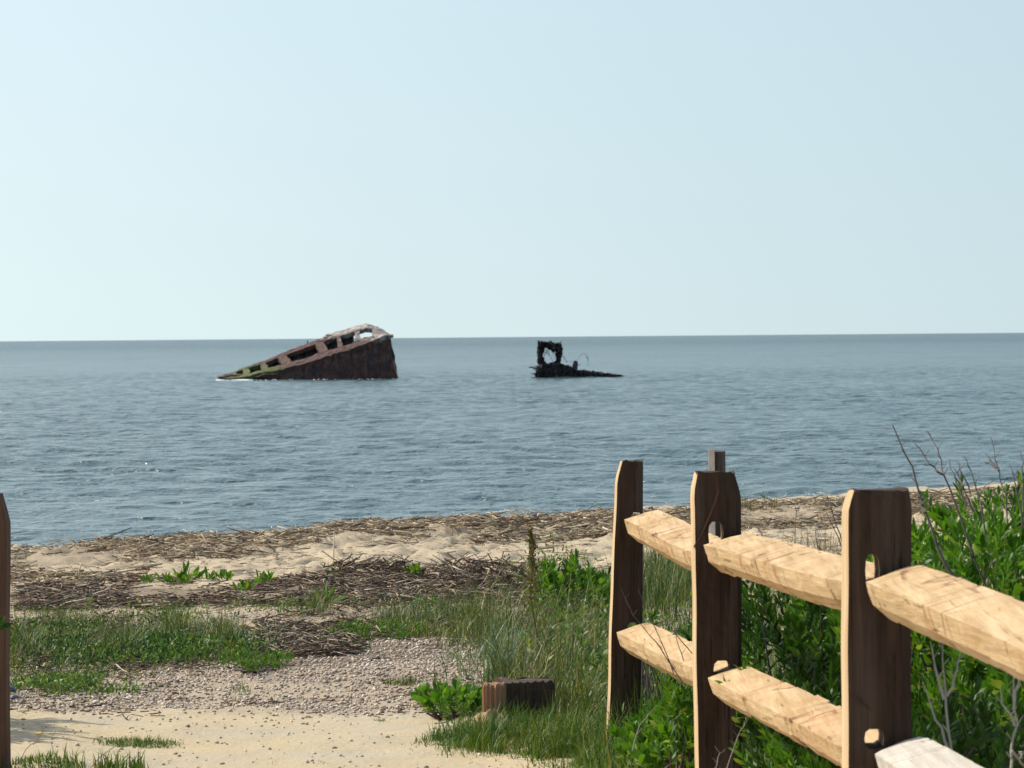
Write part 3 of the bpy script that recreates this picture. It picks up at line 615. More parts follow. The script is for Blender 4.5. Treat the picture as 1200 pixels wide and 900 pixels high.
for lab, Y_, st in (('pale grey dead stems under the near upper rail', 8.0, [[(1118, 910), (1108, 830), (1106, 780), (1104, 750)], [(1106, 820), (1096, 780), (1090, 752)], [(1110, 815), (1122, 785), (1126, 762)], [(1112, 880), (1096, 840), (1082, 800)]]),
                    ('crooked pale dead stem at the lower right corner', 7.8, [[(1186, 910), (1184, 880), (1190, 850), (1188, 800), (1186, 765)], [(1190, 850), (1178, 830), (1172, 808)], [(1188, 830), (1193, 800), (1195, 775)], [(1186, 880), (1196, 895), (1205, 905)]])):
    twigplant(lab, Y_, st, 'twig_grey', .0048, 'dead shrub', 'dead_stems', 'pale dead stems under the near rail')
twigplant('thin dark vine stems crossing the far lower rail', 11.0, [[(800, 800), (770, 755), (742, 722), (728, 690)], [(790, 790), (770, 740), (748, 690)], [(815, 770), (790, 740), (760, 700)], [(806, 790), (795, 755), (788, 730)]], 'twig', .0025, 'vine', 'vine_stems')
twigplant('thin curled dry stems before the second post foot', 9.6, [[(850, 905), (862, 870), (872, 850), (874, 840)], [(835, 910), (842, 888), (850, 878)], [(740, 880), (750, 850), (770, 826)]], 'twig_grey', .0018, 'weed', 'dry_weed')
# weed on the path corner
twigplant('thin weed stalk leaning across the bottom left corner', 12.3, [[(14, 905), (30, 880), (48, 862), (50, 850)], [(38, 872), (46, 868)], [(60, 900), (61, 880), (60, 866)], [(100, 905), (125, 880), (160, 862)]], 'stem_green', .0022, 'weed', 'path_weed')
mb = MB(); c = at(45, 862, 12.3); mb.tube([c, c + Vector((0, 0, .008))], [.004, .009], 6); tag(mb.build('weed_flower', M['yellow']), 'tiny yellow flower on the weed stalk over the path', 'flower')
twigplant('short forked driftwood twig lying on the path', 14.0, [[(158, 850), (147, 842), (140, 833), (130, 830)], [(147, 842), (152, 838)], [(150, 845), (156, 846)]], 'twig', .004, 'stick', 'driftwood_twig')

# lone sticks on the beach
def stick(label, p0, p1, r, mat='straw', lift=.03):
    (a, b), (c, d) = p0, p1; X_, Y_ = px2ground([a, c], [b, d]); z = ground_z(X_, Y_)
    P0 = Vector((X_[0], Y_[0], z[0] + r)); P1 = Vector((X_[1], Y_[1], z[1] + r + lift)); m = P0.lerp(P1, .5) + Vector((0, 0, .01))
    mb = MB(); mb.tube([P0, P0.lerp(P1, .3), m, P0.lerp(P1, .75), P1], [r, r * .9, r * .95, r * .8, r * .5], 6); tag(mb.build('driftwood_stick', M[mat]), label, 'stick')
stick('pale reed slanting on the sand below the crest', (302, 640), (312, 651), .012, 'straw')
stick('pale driftwood stick beside the bark litter patch', (283, 738), (300, 748), .014, 'straw')
stick('dark driftwood stick lying flat on the open sand', (632, 645), (664, 648), .012, 'twig', 0)
stick('short dark stick by the water line at left', (250, 620), (262, 617), .012, 'twig', .05)
stick('straight reed standing beside the reed heap', (390, 672), (392, 657), .006, 'straw', .12)

# ------------------------------------------------------------------ buried timber beside the path
def timber():
    p = at(566, 799, 13.75); q = at(592, 799, 13.62); r = at(650, 800, 13.74)
    zt = p.z; zl = p.z - .30
    root = empty('timber_edging', (p.x, p.y, zl)); tag(root, 'weathered brown grooved timber half buried at the path edge', 'timber')
    outline = []
    def seg(a, b, n):
        for i in range(n):
            t = i / n; outline.append((a[0] + (b[0] - a[0]) * t, a[1] + (b[1] - a[1]) * t))
    A = (q.x - .02, p.y + .1); B = (q.x - .005, q.y + .03); C = (r.x, r.y); D = (r.x, r.y + .10); E = (p.x + .03, p.y + .15)
    seg(A, B, 22); seg(B, C, 46); seg(C, D, 8); seg(D, E, 20); seg(E, A, 6)
    n = len(outline); cx = sum(o[0] for o in outline) / n; cy = sum(o[1] for o in outline) / n
    mb = MB(); V = []; F = []; H = [0, .1, .18, .25, .29, .30]
    for hi, h in enumerate(H):
        for i, (x, y) in enumerate(outline):
            g = (.003 if i % 7 == 0 else 0) + .0012 * math.sin(i * 1.7); s = 1 - (.012 if hi == len(H) - 1 else 0)
            d = Vector((x - cx, (y - cy), 0)); L = d.length; d = d * ((L - g) / L) * s
            V.append((cx + d.x - p.x, cy + d.y - p.y, h + (.006 * math.sin(i * .9) if hi == len(H) - 1 else 0)))
    for k in range(len(H) - 1):
        for i in range(n): F.append((k * n + i, k * n + (i + 1) % n, (k + 1) * n + (i + 1) % n, (k + 1) * n + i))
    F.append(tuple((len(H) - 1) * n + i for i in range(n))); mb.add(V, F); mb.build('beam', M['tie_wood_shaded'], root)
    mb = MB(); V = []; F = []; k = 40; c = Vector((at(579, 799, 13.64).x - p.x, 13.64 - p.y, 0)); hs = [0, .08, .16, .24, .295, .303]
    for hi, h in enumerate(hs):
        for i in range(k):
            a = 2 * PI * i / k; g = .041 + (-.0055 if i % 3 == 0 else 0) + .002 * math.sin(i * 2.3) - (.005 if hi == 5 else 0)
            V.append((c.x + math.cos(a) * g, c.y + math.sin(a) * g, h + (.004 * math.sin(i * .8) if hi > 3 else 0)))
    for hi in range(5):
        for i in range(k): F.append((hi * k + i, hi * k + (i + 1) % k, hi * k + k + (i + 1) % k, hi * k + k + i))
    F.append(tuple(5 * k + i for i in range(k))); mb.add(V, F); st = mb.build('stump', M['stump_wood_lit'], root); st['label'] = 'grooved orange brown round stake at the left end'
timber()
def dirt():
    c = at(575, 850, 13.38); c.z = float(ground_z(np.array([c.x]), np.array([c.y + .1]))[0]) + .01; n = 40; mb = MB(); V = []; F = []; r_, s_ = 7, 16
    for i in range(r_):
        for j in range(s_):
            a = 2 * PI * j / s_; q = i / (r_ - 1); k = 1 + .25 * math.sin(3 * a + 1) + random.gauss(0, .05)
            V.append((c.x + math.cos(a) * q * .085 * k, c.y + .1 + math.sin(a) * q * .12 * k, c.z - .02 + (1 - q ** 1.2) * .052 * (1 + .5 * math.sin(2 * a + 4 * q)) + random.gauss(0, .006)))
    for i in range(r_ - 1):
        for j in range(s_): F.append((i * s_ + j, i * s_ + (j + 1) % s_, (i + 1) * s_ + (j + 1) % s_, (i + 1) * s_ + j))
    mb.add(V, F); m, nn, p, L = nmat('dirt'); L(ramp(nn, noise(nn, 60, 4, mapping(nn, (1, 1, 1))), [(.3, (.26, .15, .07)), (.7, (.50, .33, .18))]), p.inputs['Base Color']); p.inputs['Roughness'].default_value = .95
    L(bump(nn, noise(nn, 50, 4), .8, .01), p.inputs['Normal'])
    tag(mb.build('dirt_mound', m, smooth=True), 'small crumbly orange dirt mound against the timber end', 'dirt mound')
dirt()
for k, (px, py, rr, lab) in enumerate(((10, 822, .030, 'dark blue stone beside the left post, nearest the post'), (17, 830, .018, 'smaller dark stone in front of the blue stone'))):
    X_, Y_ = px2ground([px], [py]); bm = bmesh.new(); bmesh.ops.create_icosphere(bm, subdivisions=2, radius=rr)
    for v in bm.verts: v.co = v.co * random.uniform(.85, 1.1); v.co.z *= .7
    me = bpy.data.meshes.new('dark_stone'); bm.to_mesh(me); bm.free(); o = link('dark_stone', me, M['dark_stone']); o.location = (X_[0], Y_[0], ground_z(X_, Y_)[0] + rr * .4); tag(o, lab, 'stone')

# ------------------------------------------------------------------ split rail fence
def loft(rings, name, mat, parent, attr=None):
    mb = MB(); k = len(rings[0]); V = [v for r in rings for v in r]; F = []
    for i in range(len(rings) - 1):
        for j in range(k): F.append((i * k + j, i * k + (j + 1) % k, (i + 1) * k + (j + 1) % k, (i + 1) * k + j))
    F.append(tuple(range(k))[::-1]); F.append(tuple((len(rings) - 1) * k + j for j in range(k)))
    mb.add(V, F); me = mb.mesh(name); bm = bmesh.new(); bm.from_mesh(me); bmesh.ops.recalc_face_normals(bm, faces=bm.faces); bm.to_mesh(me); bm.free()
    return me
def boolean(me, cutters):
    o = bpy.data.objects.new('tmp', me); COL.objects.link(o); cs = []
    for c in cutters:
        q = bpy.data.objects.new('cut', c); COL.objects.link(q); cs.append(q)
        m = o.modifiers.new('b', 'BOOLEAN'); m.operation = 'DIFFERENCE'; m.object = q; m.solver = 'EXACT'
    dg = bpy.context.evaluated_depsgraph_get(); r = bpy.data.meshes.new_from_object(o.evaluated_get(dg))
    for q in cs + [o]: bpy.data.objects.remove(q)
    return r
def post(Y, topc, lx_t, rx_t, lx_b, rx_b, yt, yb, cl, cr, dep, holes, parent, label, seed, name='post', mat='post_wood', vsplit=None, dip=None):
    """front face given by picture columns at the top and at row yb, at distance Y"""
    rr = random.Random(seed); rows = 46; rings = []
    ph = [rr.uniform(0, 6) for _ in range(8)]
    for i in range(rows):
        t = i / (rows - 1); py = yt + (yb - yt) * t
        l = lx_t + (lx_b - lx_t) * t; r = rx_t + (rx_b - rx_t) * t
        wob = .8 * math.sin(t * 9 + ph[0]) + .5 * math.sin(t * 23 + ph[1])
        l += wob * .6; r += .9 * math.sin(t * 7 + ph[2])
        dl = max(0, 1 - (py - yt) / cl[1]) * cl[0]; dr = max(0, 1 - (py - yt) / cr[1]) * cr[0]
        l += dl; r -= dr
        tk = dep * (1 - .25 * max(0, 1 - (py - yt) / 18)) + .004 * math.sin(t * 15 + ph[3])
        fr = [at(l + 1.2, py, Y + .012), at(l + (r - l) * .05, py, Y)]
        for u in (.22, .42, .58, .70, .74, .78, .92):
            g = .003 * math.sin(u * 9 + t * 6 + ph[4]) + (.002 if u == .74 else 0) + rr.gauss(0, .0008); fr.append(at(l + (r - l) * u, py + (dip(u) if dip and i < 1 else 0), Y + g))
        fr.append(at(r, py, Y + .01)); R_ = at(r, py, Y); L_ = at(l, py, Y)
        mz = at(l, py + (dip(.5) if dip and i < 1 else 0), Y).z
        fr += [Vector((R_.x + .004, Y + tk * .6, R_.z)), Vector((R_.x - .012, Y + tk, R_.z)), Vector(((R_.x + L_.x) / 2, Y + tk + .01, mz)), Vector((L_.x + .008, Y + tk, L_.z)), Vector((L_.x - .002, Y + tk * .5, L_.z))]
        if i == 0: fr = [Vector((v.x, v.y, v.z + rr.gauss(0, .0026))) for v in fr]
        rings.append(fr)
    me = loft(rings, name, None, None)
    cuts = []
    for (hx0, hy0, hx1, hy1) in holes:
        a, b = at(hx0, hy0, Y), at(hx1, hy1, Y); mb = MB(); V = []
        n = 10
        for yy in (Y - .1, Y + dep + .1):
            for k in range(n):
                an = 2 * PI * k / n; sx = abs(math.cos(an)) ** .6 * (1 if math.cos(an) > 0 else -1); sy = abs(math.sin(an)) ** .8 * (1 if math.sin(an) > 0 else -1)
                V.append(((a.x + b.x) / 2 + sx * (b.x - a.x) / 2, yy, (a.z + b.z) / 2 + sy * (a.z - b.z) / 2))
        F = [(k, (k + 1) % n, n + (k + 1) % n, n + k) for k in range(n)] + [tuple(range(n))[::-1], tuple(range(n, 2 * n))]
        mb.add(V, F); c = mb.mesh('cut'); bm = bmesh.new(); bm.from_mesh(c); bmesh.ops.recalc_face_normals(bm, faces=bm.faces); bm.to_mesh(c); bm.free(); cuts.append(c)
    if cuts: me = boolean(me, cuts)
    a = me.attributes.new('fresh', 'FLOAT', 'FACE'); me.update()  # marks left-facing faces that get the painted sunlight
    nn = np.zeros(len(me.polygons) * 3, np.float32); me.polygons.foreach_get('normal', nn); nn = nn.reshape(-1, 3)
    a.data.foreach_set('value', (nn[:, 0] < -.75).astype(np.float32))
    o = link(name, me, M[mat], parent)
    if label: o['label'] = label
    return o
def rail(p0, p1, Y0, Y1, h, wdt, parent, label, seed, mat='rail_wood', taper=.12, rough=1.0):
    """p0/p1: picture points of the ridge top at the far end and at the near end; hewn wedge section with flat facets and axe nicks"""
    rr = random.Random(seed); A = at(*p0, Y0); B = at(*p1, Y1); L = (B - A).length; n = 240; rings = []
    sec = [(.50, .34), (.40, .50), (.05, .41), (-.50, .20), (-.46, -.02), (-.40, -.24), (-.14, -.52), (.44, -.25)]
    ph = [rr.uniform(0, 6) for _ in range(12)]
    nicks = [(k + rr.uniform(.1, .9)) / 11 for k in range(11)]; steps = [rr.gauss(0, .0009) * rough for _ in nicks]
    for i in range(n):
        t = i / (n - 1); c = A.lerp(B, t); d = t * L
        e = min(1, .66 + .34 * d / taper) if d < taper else min(1, .5 + .5 * ((L - d) / .22)) if L - d < .22 else 1
        row = []
        for j, (sx, sz) in enumerate(sec):
            xx = sx * wdt; zz = sz * h; nd = 0
            for kk, q in enumerate(nicks):
                dd = (t - q) * L + 1.3 * (zz if sz < .1 else 0) + .6 * xx
                nd += steps[kk] * (1 if dd > 0 else -1) * max(0, 1 - abs(dd) / .14) - (.0060 * rough * max(0, 1 - abs(dd) / .012) if kk % 3 == 0 else 0)
            m = 1 + nd / (h * .5) + .012 * math.sin(t * 9 + ph[j % 3]) + .004 * math.sin(t * 37 + ph[-j - 1])
            ex = xx * m; ez = zz * m
            ex = ex * e + (1 - e) * wdt * .30; ez = ez * (.6 + .4 * e) if d < taper else ez * (.5 + .5 * e)
            row.append(Vector((c.x + ex, c.y, c.z + ez - .5 * h + .004 * math.sin(t * 5 + ph[6]))))
        rings.append(row)
    o = link('rail', loft(rings, 'rail', None, None), M[mat], parent)
    if label: o['label'] = label
    return o
fence = empty('split_rail_fence', (0, 0, 0)); tag(fence, 'new split rail wood fence running down the right side of the path', 'fence')
D1, D2, D3 = 12.5, 10.5, 8.06
post(D1, None, 722, 754, 709, 749, 541, 930, (6, 22), (0.5, 8), .10, [(739, 600, 753, 628), (735, 729, 748, 752)], fence, 'narrow leaning post farthest from the camera', 1)
post(D2, None, 810, 867, 818, 872, 553, 990, (6, 24), (8, 26), .11, [(830, 611, 848, 642), (836, 774, 856, 798)], fence, 'wide middle post with a long diagonal crack', 2)
post(D3, None, 990, 1068, 991, 1069, 573, 1130, (7, 26), (4, 20), .12, [(1014, 649, 1031, 690), (1013, 854, 1036, 878)], fence, 'near post, tallest in view, with a chipped top', 3,
     dip=lambda u: 5 * math.exp(-((u - .5) / .16) ** 2) + 1)
# post outside the frame that carries the near rails
def world_post(x, Y, top, h=1.2):
    mb = MB(); V = []; F = []
    for z in np.linspace(top, top - h, 12):
        k = 1 - .2 * max(0, 1 - (top - z) / .04)
        for sx, sy in ((-.06, 0), (.06, 0), (.065, .06), (.05, .11), (-.05, .11), (-.062, .05)): V.append((x + sx * k + .002 * math.sin(z * 30), Y + sy, z))
    for i in range(11):
        for j in range(6): F.append((i * 6 + j, i * 6 + (j + 1) % 6, i * 6 + 6 + (j + 1) % 6, i * 6 + 6 + j))
    F.append((5, 4, 3, 2, 1, 0)); mb.add(V, F); return mb.build('post', M['post_wood'], fence)
world_post(at(1385, 800, 5.7).x, 5.6, 3.5 - .33)
rail((749, 597), (842, 636), D1 - .01, D2 + .06, .098, .120, fence, None, 11)
rail((738, 729), (850, 775), D1 - .01, D2 + .06, .096, .115, fence, 'lower far rail crossed by stem shadows', 12)
rail((846, 625), (1026, 664), D2 - .01, D3 + .06, .100, .130, fence, None, 13)
rail((850, 776), (1034, 868), D2 - .01, D3 + .06, .094, .125, fence, 'rough lower middle rail with gouged top', 14)
rail((1041, 657), (1376, 794), D3 - .01, 5.65, .104, .130, fence, 'nearest upper rail running out of view at right', 15)
rail((1050, 862), (1385, 1040), D3 - .01, 5.65, .10, .125, fence, 'pale grey white rail at the bottom edge', 16, 'rail_pale')
# diagonal crack on the middle post: a dark sunken groove
def crack(pts, Y, wpx, name='crack'):
    mb = MB(); V = []; F = []
    for i, (px, py) in enumerate(pts):
        w2 = wpx * (.3 + .7 * math.sin(PI * (i + .5) / len(pts))) / 2
        V += [at(px - w2, py, Y - .0035), at(px + w2, py, Y - .0035), at(px - w2, py, Y + .02), at(px + w2, py, Y + .02)]
    for i in range(len(pts) - 1):
        a = i * 4; F += [(a, a + 1, a + 5, a + 4), (a, a + 4, a + 6, a + 2), (a + 1, a + 3, a + 7, a + 5)]
    mb.add(V, F); mb.build(name, M['dark_post'], fence)
crack([(843, 560), (841, 578), (836, 594), (829, 610), (822, 626), (813, 641)], D2, 3.0)
crack([(1048, 577), (1047, 600), (1047, 625), (1045, 652)], D3, 1.4)
crack([(998, 812), (1010, 825), (1022, 833), (1030, 840)], D3, 1.2)

# left hand post of another fence, and a far grey post
lp = empty('gate_post', at(-8, 880, 12.2)); tag(lp, 'dark pointed wooden post cut by the left edge of the view', 'post')
o = post(12.2, None, -34, 7, -32, 8.5, 579, 960, (16, 24), (8, 34), .10, [], None, None, 9, 'timber', 'dark_post'); o.parent = lp; o.matrix_parent_inverse = Matrix.Translation(-lp.location)
o = link('leaf', leaves_np('leaf', np.array([at(3, 728, 12.1) - lp.location, at(4, 733, 12.1) - lp.location, at(2, 722, 12.1) - lp.location] * 3), np.array([[1, 0, .35], [1, -.3, .1], [.5, .2, 1]] * 3) + RNG.normal(0, .2, (9, 3)), .045, .016, None), M['leaf_dark'])
bpy.data.objects.remove(o)
P0 = at(-2, 735, 12.1); o = link('leafy_sprig', leaves_np('leafy_sprig', np.array([[0, 0, 0]] * 9) + RNG.normal(0, .008, (9, 3)), np.array([[1, 0, .35], [1, -.3, .1], [.5, .2, 1]] * 3) + RNG.normal(0, .2, (9, 3)), .05, .017, None), M['leaf_dark']); o.location = P0
tag(o, 'sprig of dark leaves poking out in front of the left post', 'leaves')
fp = empty('far_post', at(840, 560, 23)); tag(fp, 'small grey post with pale left side seen above the middle fence post', 'post')
def farpost():
    mb = MB(); a = at(831, 527, 23); b = at(850, 526, 23); z0 = a.z; z1 = a.z - 1.0; w_ = b.x - a.x; V = []; F = []
    prof = [(0, 0, 0), (w_ * .33, -.03, .0), (w_ * .33, -.01, -.012), (w_ * .8, -.02, -.012), (w_, 0, -.008), (w_, .1, -.01), (0, .1, 0)]
    for zz in (z1, z0 - .05, z0):
        for (x, y, dz) in prof: V.append((a.x + x - fp.location.x, 23 + y - fp.location.y, zz + (dz if zz == z0 else 0) - fp.location.z))
    k = len(prof)
    for i in range(2):
        for j in range(k): F.append((i * k + j, i * k + (j + 1) % k, (i + 1) * k + (j + 1) % k, (i + 1) * k + j))
    F.append(tuple(2 * k + j for j in range(k))); mb.add(V, F); mb.build('timber', M['old_post'], fp)
    mb = MB(); V = [(a.x - fp.location.x - .004, 23 - .004 - fp.location.y, z0 - fp.location.z + .003), (a.x - fp.location.x + w_ * .32, 23 - .036 - fp.location.y, z0 - fp.location.z + .003)]
    V += [(v[0], v[1], v[2] - .6) for v in V] + [(v[0], v[1] + .02, v[2]) for v in V] + [(v[0], v[1] + .02, v[2] - .6) for v in V]
    mb.add(V, [(0, 1, 3, 2), (4, 6, 7, 5), (0, 4, 5, 1), (0, 2, 6, 4), (1, 5, 7, 3)]); mb.build('pale_strip', M['concrete'], fp)  # pale strip laid over the left face of the post
farpost()

# ------------------------------------------------------------------ wrecks
YW = 336.0
def c1(u, v, Y=YW): return at(250 + u / 5.217, 370 + v / 5.212, Y)
def interp(pts, u): return float(np.interp(u, [p[0] for p in pts], [p[1] for p in pts]))
Nl = [(25, 389), (170, 378), (280, 352), (430, 322), (560, 290), (700, 242), (860, 196), (1000, 142), (1045, 122), (1085, 122)]
Fl = [(25, 386), (60, 370), (180, 322), (290, 284), (390, 243), (500, 200), (590, 165), (700, 126), (800, 95), (870, 72), (940, 55), (1000, 76), (1050, 100), (1085, 118)]
DEPTH = 4.2
wr = empty('ship_wreck', c1(600, 385)); wr.location.z = 0; tag(wr, 'rusty tilted bow section of a broken concrete ship in the sea', 'shipwreck')
W0 = Vector(wr.location)
def deckpt(u, t):
    a = c1(u, interp(Nl, u), YW); b = c1(u, interp(Fl, u), YW + DEPTH); return a.lerp(b, t)
def slab(name, uts, th, mat, nsub=None, seed=0, jit=.05):
    """uts: two border polylines [(u,t)...] of equal length; thick strip between them"""
    rr = random.Random(seed); A, B = uts; n = len(A); V = []; F = []
    for (ua, ta), (ub, tb) in zip(A, B):
        for k in range(5):
            q = k / 4; p = deckpt(ua + (ub - ua) * q, ta + (tb - ta) * q) - W0
            j = Vector([rr.gauss(0, jit) for _ in range(3)]); V.append(p + j + Vector((0, 0, .04))); V.append(p + j - Vector((0, -.08, th)))
    for i in range(n - 1):
        for k in range(4):
            a = (i * 5 + k) * 2; b = a + 2; c = a + 10; d = c + 2
            F += [(a, b, d, c), (a + 1, c + 1, d + 1, b + 1)]
        a = i * 10; F.append((a, a + 10, a + 11, a + 1)); a = i * 10 + 8; F.append((a, a + 1, a + 11, a + 10))
    for k in range(4):
        a = k * 2; F.append((a, a + 1, a + 3, a + 2)); a = (n - 1) * 10 + k * 2; F.append((a, a + 2, a + 3, a + 1))
    mb = MB(); mb.add(V, F); return mb.build(name, mat, wr)
us = lambda a, b, n: list(np.linspace(a, b, n))
slab('gunwale', ([(u, -.04) for u in us(30, 1080, 50)], [(u, .24 if u < 900 else .30) for u in us(30, 1080, 50)]), .45, M['wreck'], seed=1, jit=.035)
slab('far_gunwale', ([(u, .80) for u in us(40, 1075, 50)], [(u, 1.0) for u in us(40, 1075, 50)]), .32, M['wreck'], seed=2, jit=.03)
for k, (a, b, sk) in enumerate(((100, 140, 0), (188, 225, -10), (310, 342, -28), (440, 488, -50), (668, 714, -55), (772, 798, -25), (874, 902, -12), (978, 1070, -10))):
    slab('deck_beam', ([(a + sk * q + rr_, q) for q, rr_ in zip((.8, .62, .44, .26, .2), (0, 2, -2, 1, 0))][::-1], [(b + sk * q + rr_, q) for q, rr_ in zip((.8, .62, .44, .26, .2), (0, -3, 2, 0, 0))][::-1]), .3, M['wreck'], seed=20 + k, jit=.025)
def wall(name, top, Y, u0, u1, bow, mat, n=90, m=14, rightv=(1085, 1156), seed=0, corr=.05, zfoot=-1.2):
    V = []; F = []; rr = random.Random(seed)
    for i in range(n):
        u = u0 + (u1 - u0) * i / (n - 1)
        for j in range(m):
            q = j / (m - 1); uu = u + (rightv[1] - rightv[0]) * q * max(0, (u - 450) / (1085 - 450)) ** 2
            p = c1(u, interp(top, u), Y); p2 = c1(uu, 383, Y); z = p.z * (1 - q) + zfoot * q
            x = p.x + (p2.x - p.x) * q
            V.append(Vector((x, Y + bow * math.sin(PI * q * .6) * -1 + corr * math.sin(i * 1.3 + .6 * math.sin(j)) + rr.gauss(0, .03), z + rr.gauss(0, .02 if j else .05))) - W0)
    for i in range(n - 1):
        for j in range(m - 1): a = i * m + j; F.append((a, a + 1, a + m + 1, a + m))
    N_ = len(V); V2 = [v + Vector((0, .35, 0)) for v in V]; V += V2; F += [tuple(N_ + k for k in f[::-1]) for f in list(F)]
    for i in range(n - 1): a = i * m; F.append((a, a + m, a + m + N_, a + N_)); 
    for j in range(m - 1):
        F.append((j, j + N_, j + 1 + N_, j + 1)); a = (n - 1) * m + j; F.append((a, a + 1, a + 1 + N_, a + N_))
    mb = MB(); mb.add(V, F); return mb.build(name, mat, wr)
wall('hull_side', [(u, v + 6) for u, v in Nl], YW + .05, 25, 1085, .5, M['wreck'], seed=3)
wall('far_hull_side', [(u, v + 16) for u, v in Fl], YW + DEPTH - .2, 60, 858, 0, M['wreck_dark'], n=50, seed=4, rightv=(1085, 1085))
def endwall():
    mb = MB(); V = []; F = []; m = 12; n = 8
    for i in range(n):
        q = i / (n - 1)
        for j in range(m):
            s = j / (m - 1); u = 1083 + 70 * s; topz = deckpt(1083, q).z; p = c1(u, 383, YW + .2 + (DEPTH - .3) * q)
            V.append(Vector((c1(u, 300, YW).x - .9 * q, YW + .1 + (DEPTH - .3) * q, topz * (1 - s) - 1.2 * s)) - W0 + Vector((random.gauss(0, .06), 0, 0)))
    for i in range(n - 1):
        for j in range(m - 1): a = i * m + j; F.append((a, a + m, a + m + 1, a + 1))
    mb.add(V, F); mb.build('end_bulkhead', M['wreck_dark'], wr)
endwall()
def lump(name, u, v, r, Y, mat, sc=(1, 1, .6), seed=0):
    bm = bmesh.new(); bmesh.ops.create_icosphere(bm, subdivisions=2, radius=r); rr = random.Random(seed)
    for q in bm.verts: q.co = Vector((q.co.x * sc[0], q.co.y * sc[1], q.co.z * sc[2])) * rr.uniform(.75, 1.2)
    me = bpy.data.meshes.new(name); bm.to_mesh(me); bm.free(); o = link(name, me, mat, wr); o.location = c1(u, v, Y) - W0
lump('concrete_lump', 722, 124, .42, YW + DEPTH, M['concrete'], (1.5, 1, .55), 1)
lump('concrete_lump', 690, 134, .25, YW + DEPTH, M['concrete'], (1.3, 1, .6), 2)
lump('concrete_lump', 1088, 124, .2, YW + .5, M['concrete'], (.9, 1, .9), 4)
lump('concrete_lump', 600, 164, .2, YW + DEPTH, M['concrete'], (1.5, 1, .5), 5)
slab('concrete_crust', ([(u, .86) for u in us(705, 1050, 22)], [(u, 1.03) for u in us(705, 1050, 22)]), -.10, M['concrete'], seed=6, jit=.025)
slab('concrete_crust', ([(u, .05) for u in us(985, 1080, 8)], [(u, .26) for u in us(985, 1080, 8)]), -.07, M['concrete'], seed=7, jit=.03)
lump('rubble', 130, 372, .5, YW + 1.5, M['wreck'], (3, 1.5, .5), 8)
lump('rubble', 350, 372, .7, YW + .2, M['wreck'], (2.4, 1, .55), 9)

w2 = empty('wreck_fragment', at(650, 441, YW)); w2.location.z = 0; tag(w2, 'dark ruined block with a ragged round hole and low trailing tail in the sea', 'shipwreck')
def c2(u, v, Y=YW): return at(600 + u / 8, 380 + v / 8, Y)
W2 = Vector(w2.location)
def relief(name, inside, u0, u1, v0, v1, thick, step, mat, seed):
    rr = random.Random(seed); nu = int((u1 - u0) / step); nv = int((v1 - v0) / step)
    ms = {(i, j) for i in range(nu) for j in range(nv) if inside(u0 + (i + .5) * step, v0 + (j + .5) * step)}
    vid = {}; V = []; F = []
    def v(i, j, s):
        if (i, j, s) not in vid:
            r2 = random.Random(i * 977 + j * 131 + seed); p = c2(u0 + i * step + r2.gauss(0, step * .22), v0 + j * step + r2.gauss(0, step * .22), YW)
            th = thick(u0 + i * step, v0 + j * step) * (1 + .25 * (r2.random() - .5)); vid[(i, j, s)] = len(V)
            V.append(Vector((p.x, p.y + s * th + .15 * r2.gauss(0, 1), p.z)) - W2)
        return vid[(i, j, s)]
    for (i, j) in ms:
        for s in (-1, 1):
            q = [v(i, j, s), v(i + 1, j, s), v(i + 1, j + 1, s), v(i, j + 1, s)]; F.append(tuple(q) if s < 0 else tuple(q[::-1]))
        for (di, dj, a, b) in ((-1, 0, (0, 0), (0, 1)), (1, 0, (1, 0), (1, 1)), (0, -1, (0, 0), (1, 0)), (0, 1, (0, 1), (1, 1))):
            if (i + di, j + dj) not in ms: F.append((v(i + a[0], j + a[1], -1), v(i + b[0], j + b[1], -1), v(i + b[0], j + b[1], 1), v(i + a[0], j + a[1], 1)))
    mb = MB(); mb.add(V, F); return mb.build(name, mat, w2)
def nz(u, v, s): return float(vn(np.array([u / 22.]), np.array([v / 22.]), s)[0] - .5) * 26
def in_block(u, v):
    e = nz(u, v, 2); left = 236 + e * .5 + (4 if v > 300 else 0); right = np.interp(v, [150, 170, 200, 240, 300, 330, 370, 380], [440, 458, 474, 478, 464, 458, 455, 455]) + e * .4
    top = np.interp(u, [230, 250, 300, 330, 365, 400, 460, 480], [150, 152, 156, 165, 156, 172, 165, 190]) + abs(e) * .3
    if not (left < u < right and top < v < 376): return False
    hr = math.hypot((u - 354) / 60, (v - 285) / 82); 
    if hr < 1 + e * .012: 
        return (v < 232 + (u - 345) * .75 + e and u < 400 and v < 268)         # hanging concrete in the top of the hole
    return True
def in_base(u, v):
    e = nz(u, v, 5); top = np.interp(u, [160, 200, 215, 236, 260, 300, 455, 470, 560, 600, 760, 900, 1050], [408, 398, 392, 390, 366, 368, 362, 372, 394, 424, 438, 455, 480]) + e * .25
    left = np.interp(v, [390, 405, 415, 430, 455, 465, 475, 490, 520], [205, 165, 200, 226, 216, 185, 212, 218, 218]) + e * .2
    return u > left and v > top and u < 1050
relief('block', in_block, 215, 500, 140, 380, lambda u, v: .75 + .2 * math.sin(u / 30), 6, M['wreck_dark'], 1)
relief('base', in_base, 150, 1060, 355, 545, lambda u, v: 1.5 if u < 480 else max(.25, 1.5 - (u - 480) / 420), 9, M['wreck_dark'], 2)
mb = MB()
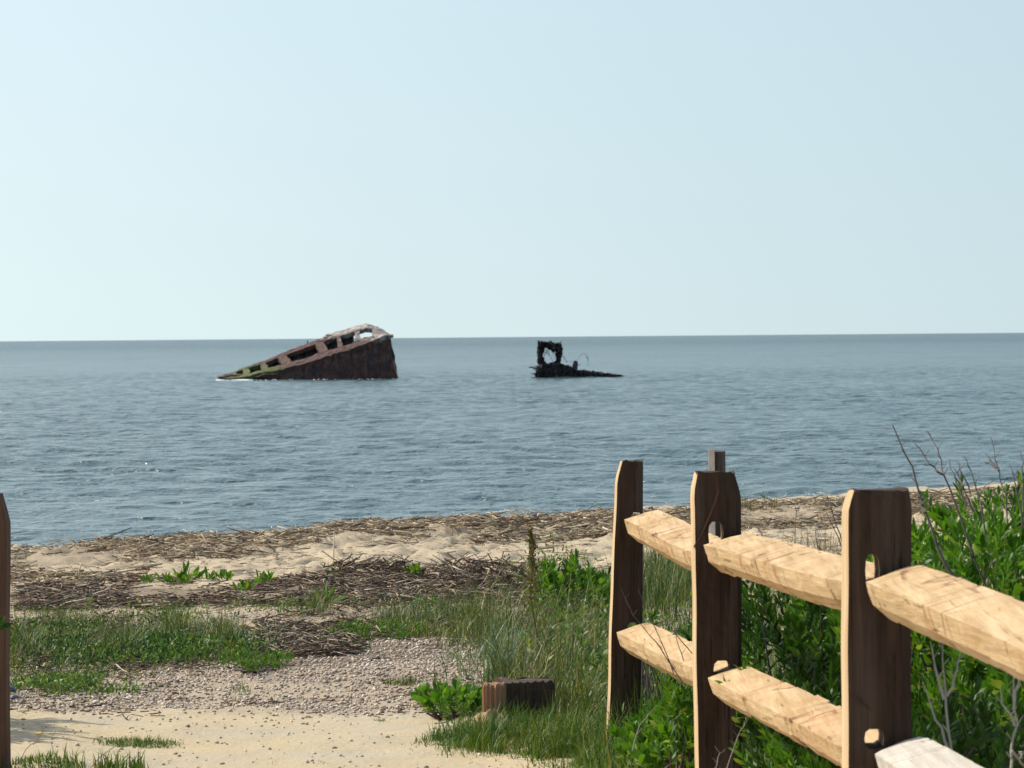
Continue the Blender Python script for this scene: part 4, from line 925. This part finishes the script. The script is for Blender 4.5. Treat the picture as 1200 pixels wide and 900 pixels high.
mb.tube([c2(u, v, YW - .2) - W2 for u, v in ((590, 430), (592, 390), (597, 360), (600, 342))], [.22, .24, .2, .12], 7); mb.build('stub_post', M['wreck_dark'], w2)
for pts, r in (([(610, 345), (625, 310), (650, 285), (680, 272), (700, 300), (715, 340), (716, 370), (708, 392)], .014), ([(612, 378), (640, 380)], .03), ([(470, 270), (485, 310), (500, 345), (520, 360)], .02),
               ([(490, 300), (520, 355), (560, 352), (590, 345)], .014), ([(300, 250), (312, 265), (300, 300)], .03), ([(330, 235), (336, 285)], .03), ([(345, 250), (352, 300)], .025), ([(318, 232), (322, 280)], .025), ([(395, 262), (412, 300), (416, 340)], .025),
               ([(360, 300), (375, 335), (385, 350)], .02), ([(375, 255), (402, 330)], .014), ([(240, 400), (200, 402), (160, 404)], .06), ([(235, 470), (205, 466), (180, 464)], .05), ([(700, 300), (716, 325)], .03), ([(455, 180), (462, 150)], .03), ([(365, 160), (366, 148)], .04)):
    mb = MB(); mb.tube([c2(u, v, YW) - W2 for u, v in pts], r, 4); mb.build('rebar', M['wreck_dark'], w2)
# foam where the low end meets the water
k = 150; mb = MB()
for _ in range(k):
    u = random.choice((random.gauss(170, 28), random.uniform(20, 60), random.uniform(60, 1140))) ; p = c1(u, 386, YW - .5 - random.random() * 1.2); r = random.uniform(.03, .13)
    if u > 230: r *= .35
    V = [(p.x - r * 2, p.y, .01), (p.x + r * 2, p.y, .01), (p.x + r, p.y + r, .03 + r * .5), (p.x - r, p.y + r, .03 + r * .4), (p.x, p.y - r * 2, .02)]
    mb.add(V, [(0, 4, 1, 2, 3)])
tag(mb.build('foam', M['foam']), 'white foam lapping at the low end of the wreck', 'foam', kind='stuff')
# channel buoy near the horizon
bp = at(360.5, 399.5, 1500); by = empty('channel_buoy', (bp.x, bp.y, 0)); tag(by, 'tiny dark channel buoy near the horizon above the wreck', 'buoy')
mb = MB(); mb.tube([(0, 0, -.3), (0, 0, .5)], [.8, .7], 10); mb.build('float', M['buoy'], by)
mb = MB(); mb.tube([(0, 0, .5), (0, 0, 2.2), (0, 0, 2.6)], [.42, .22, .3], 8); mb.build('tower', M['buoy'], by)
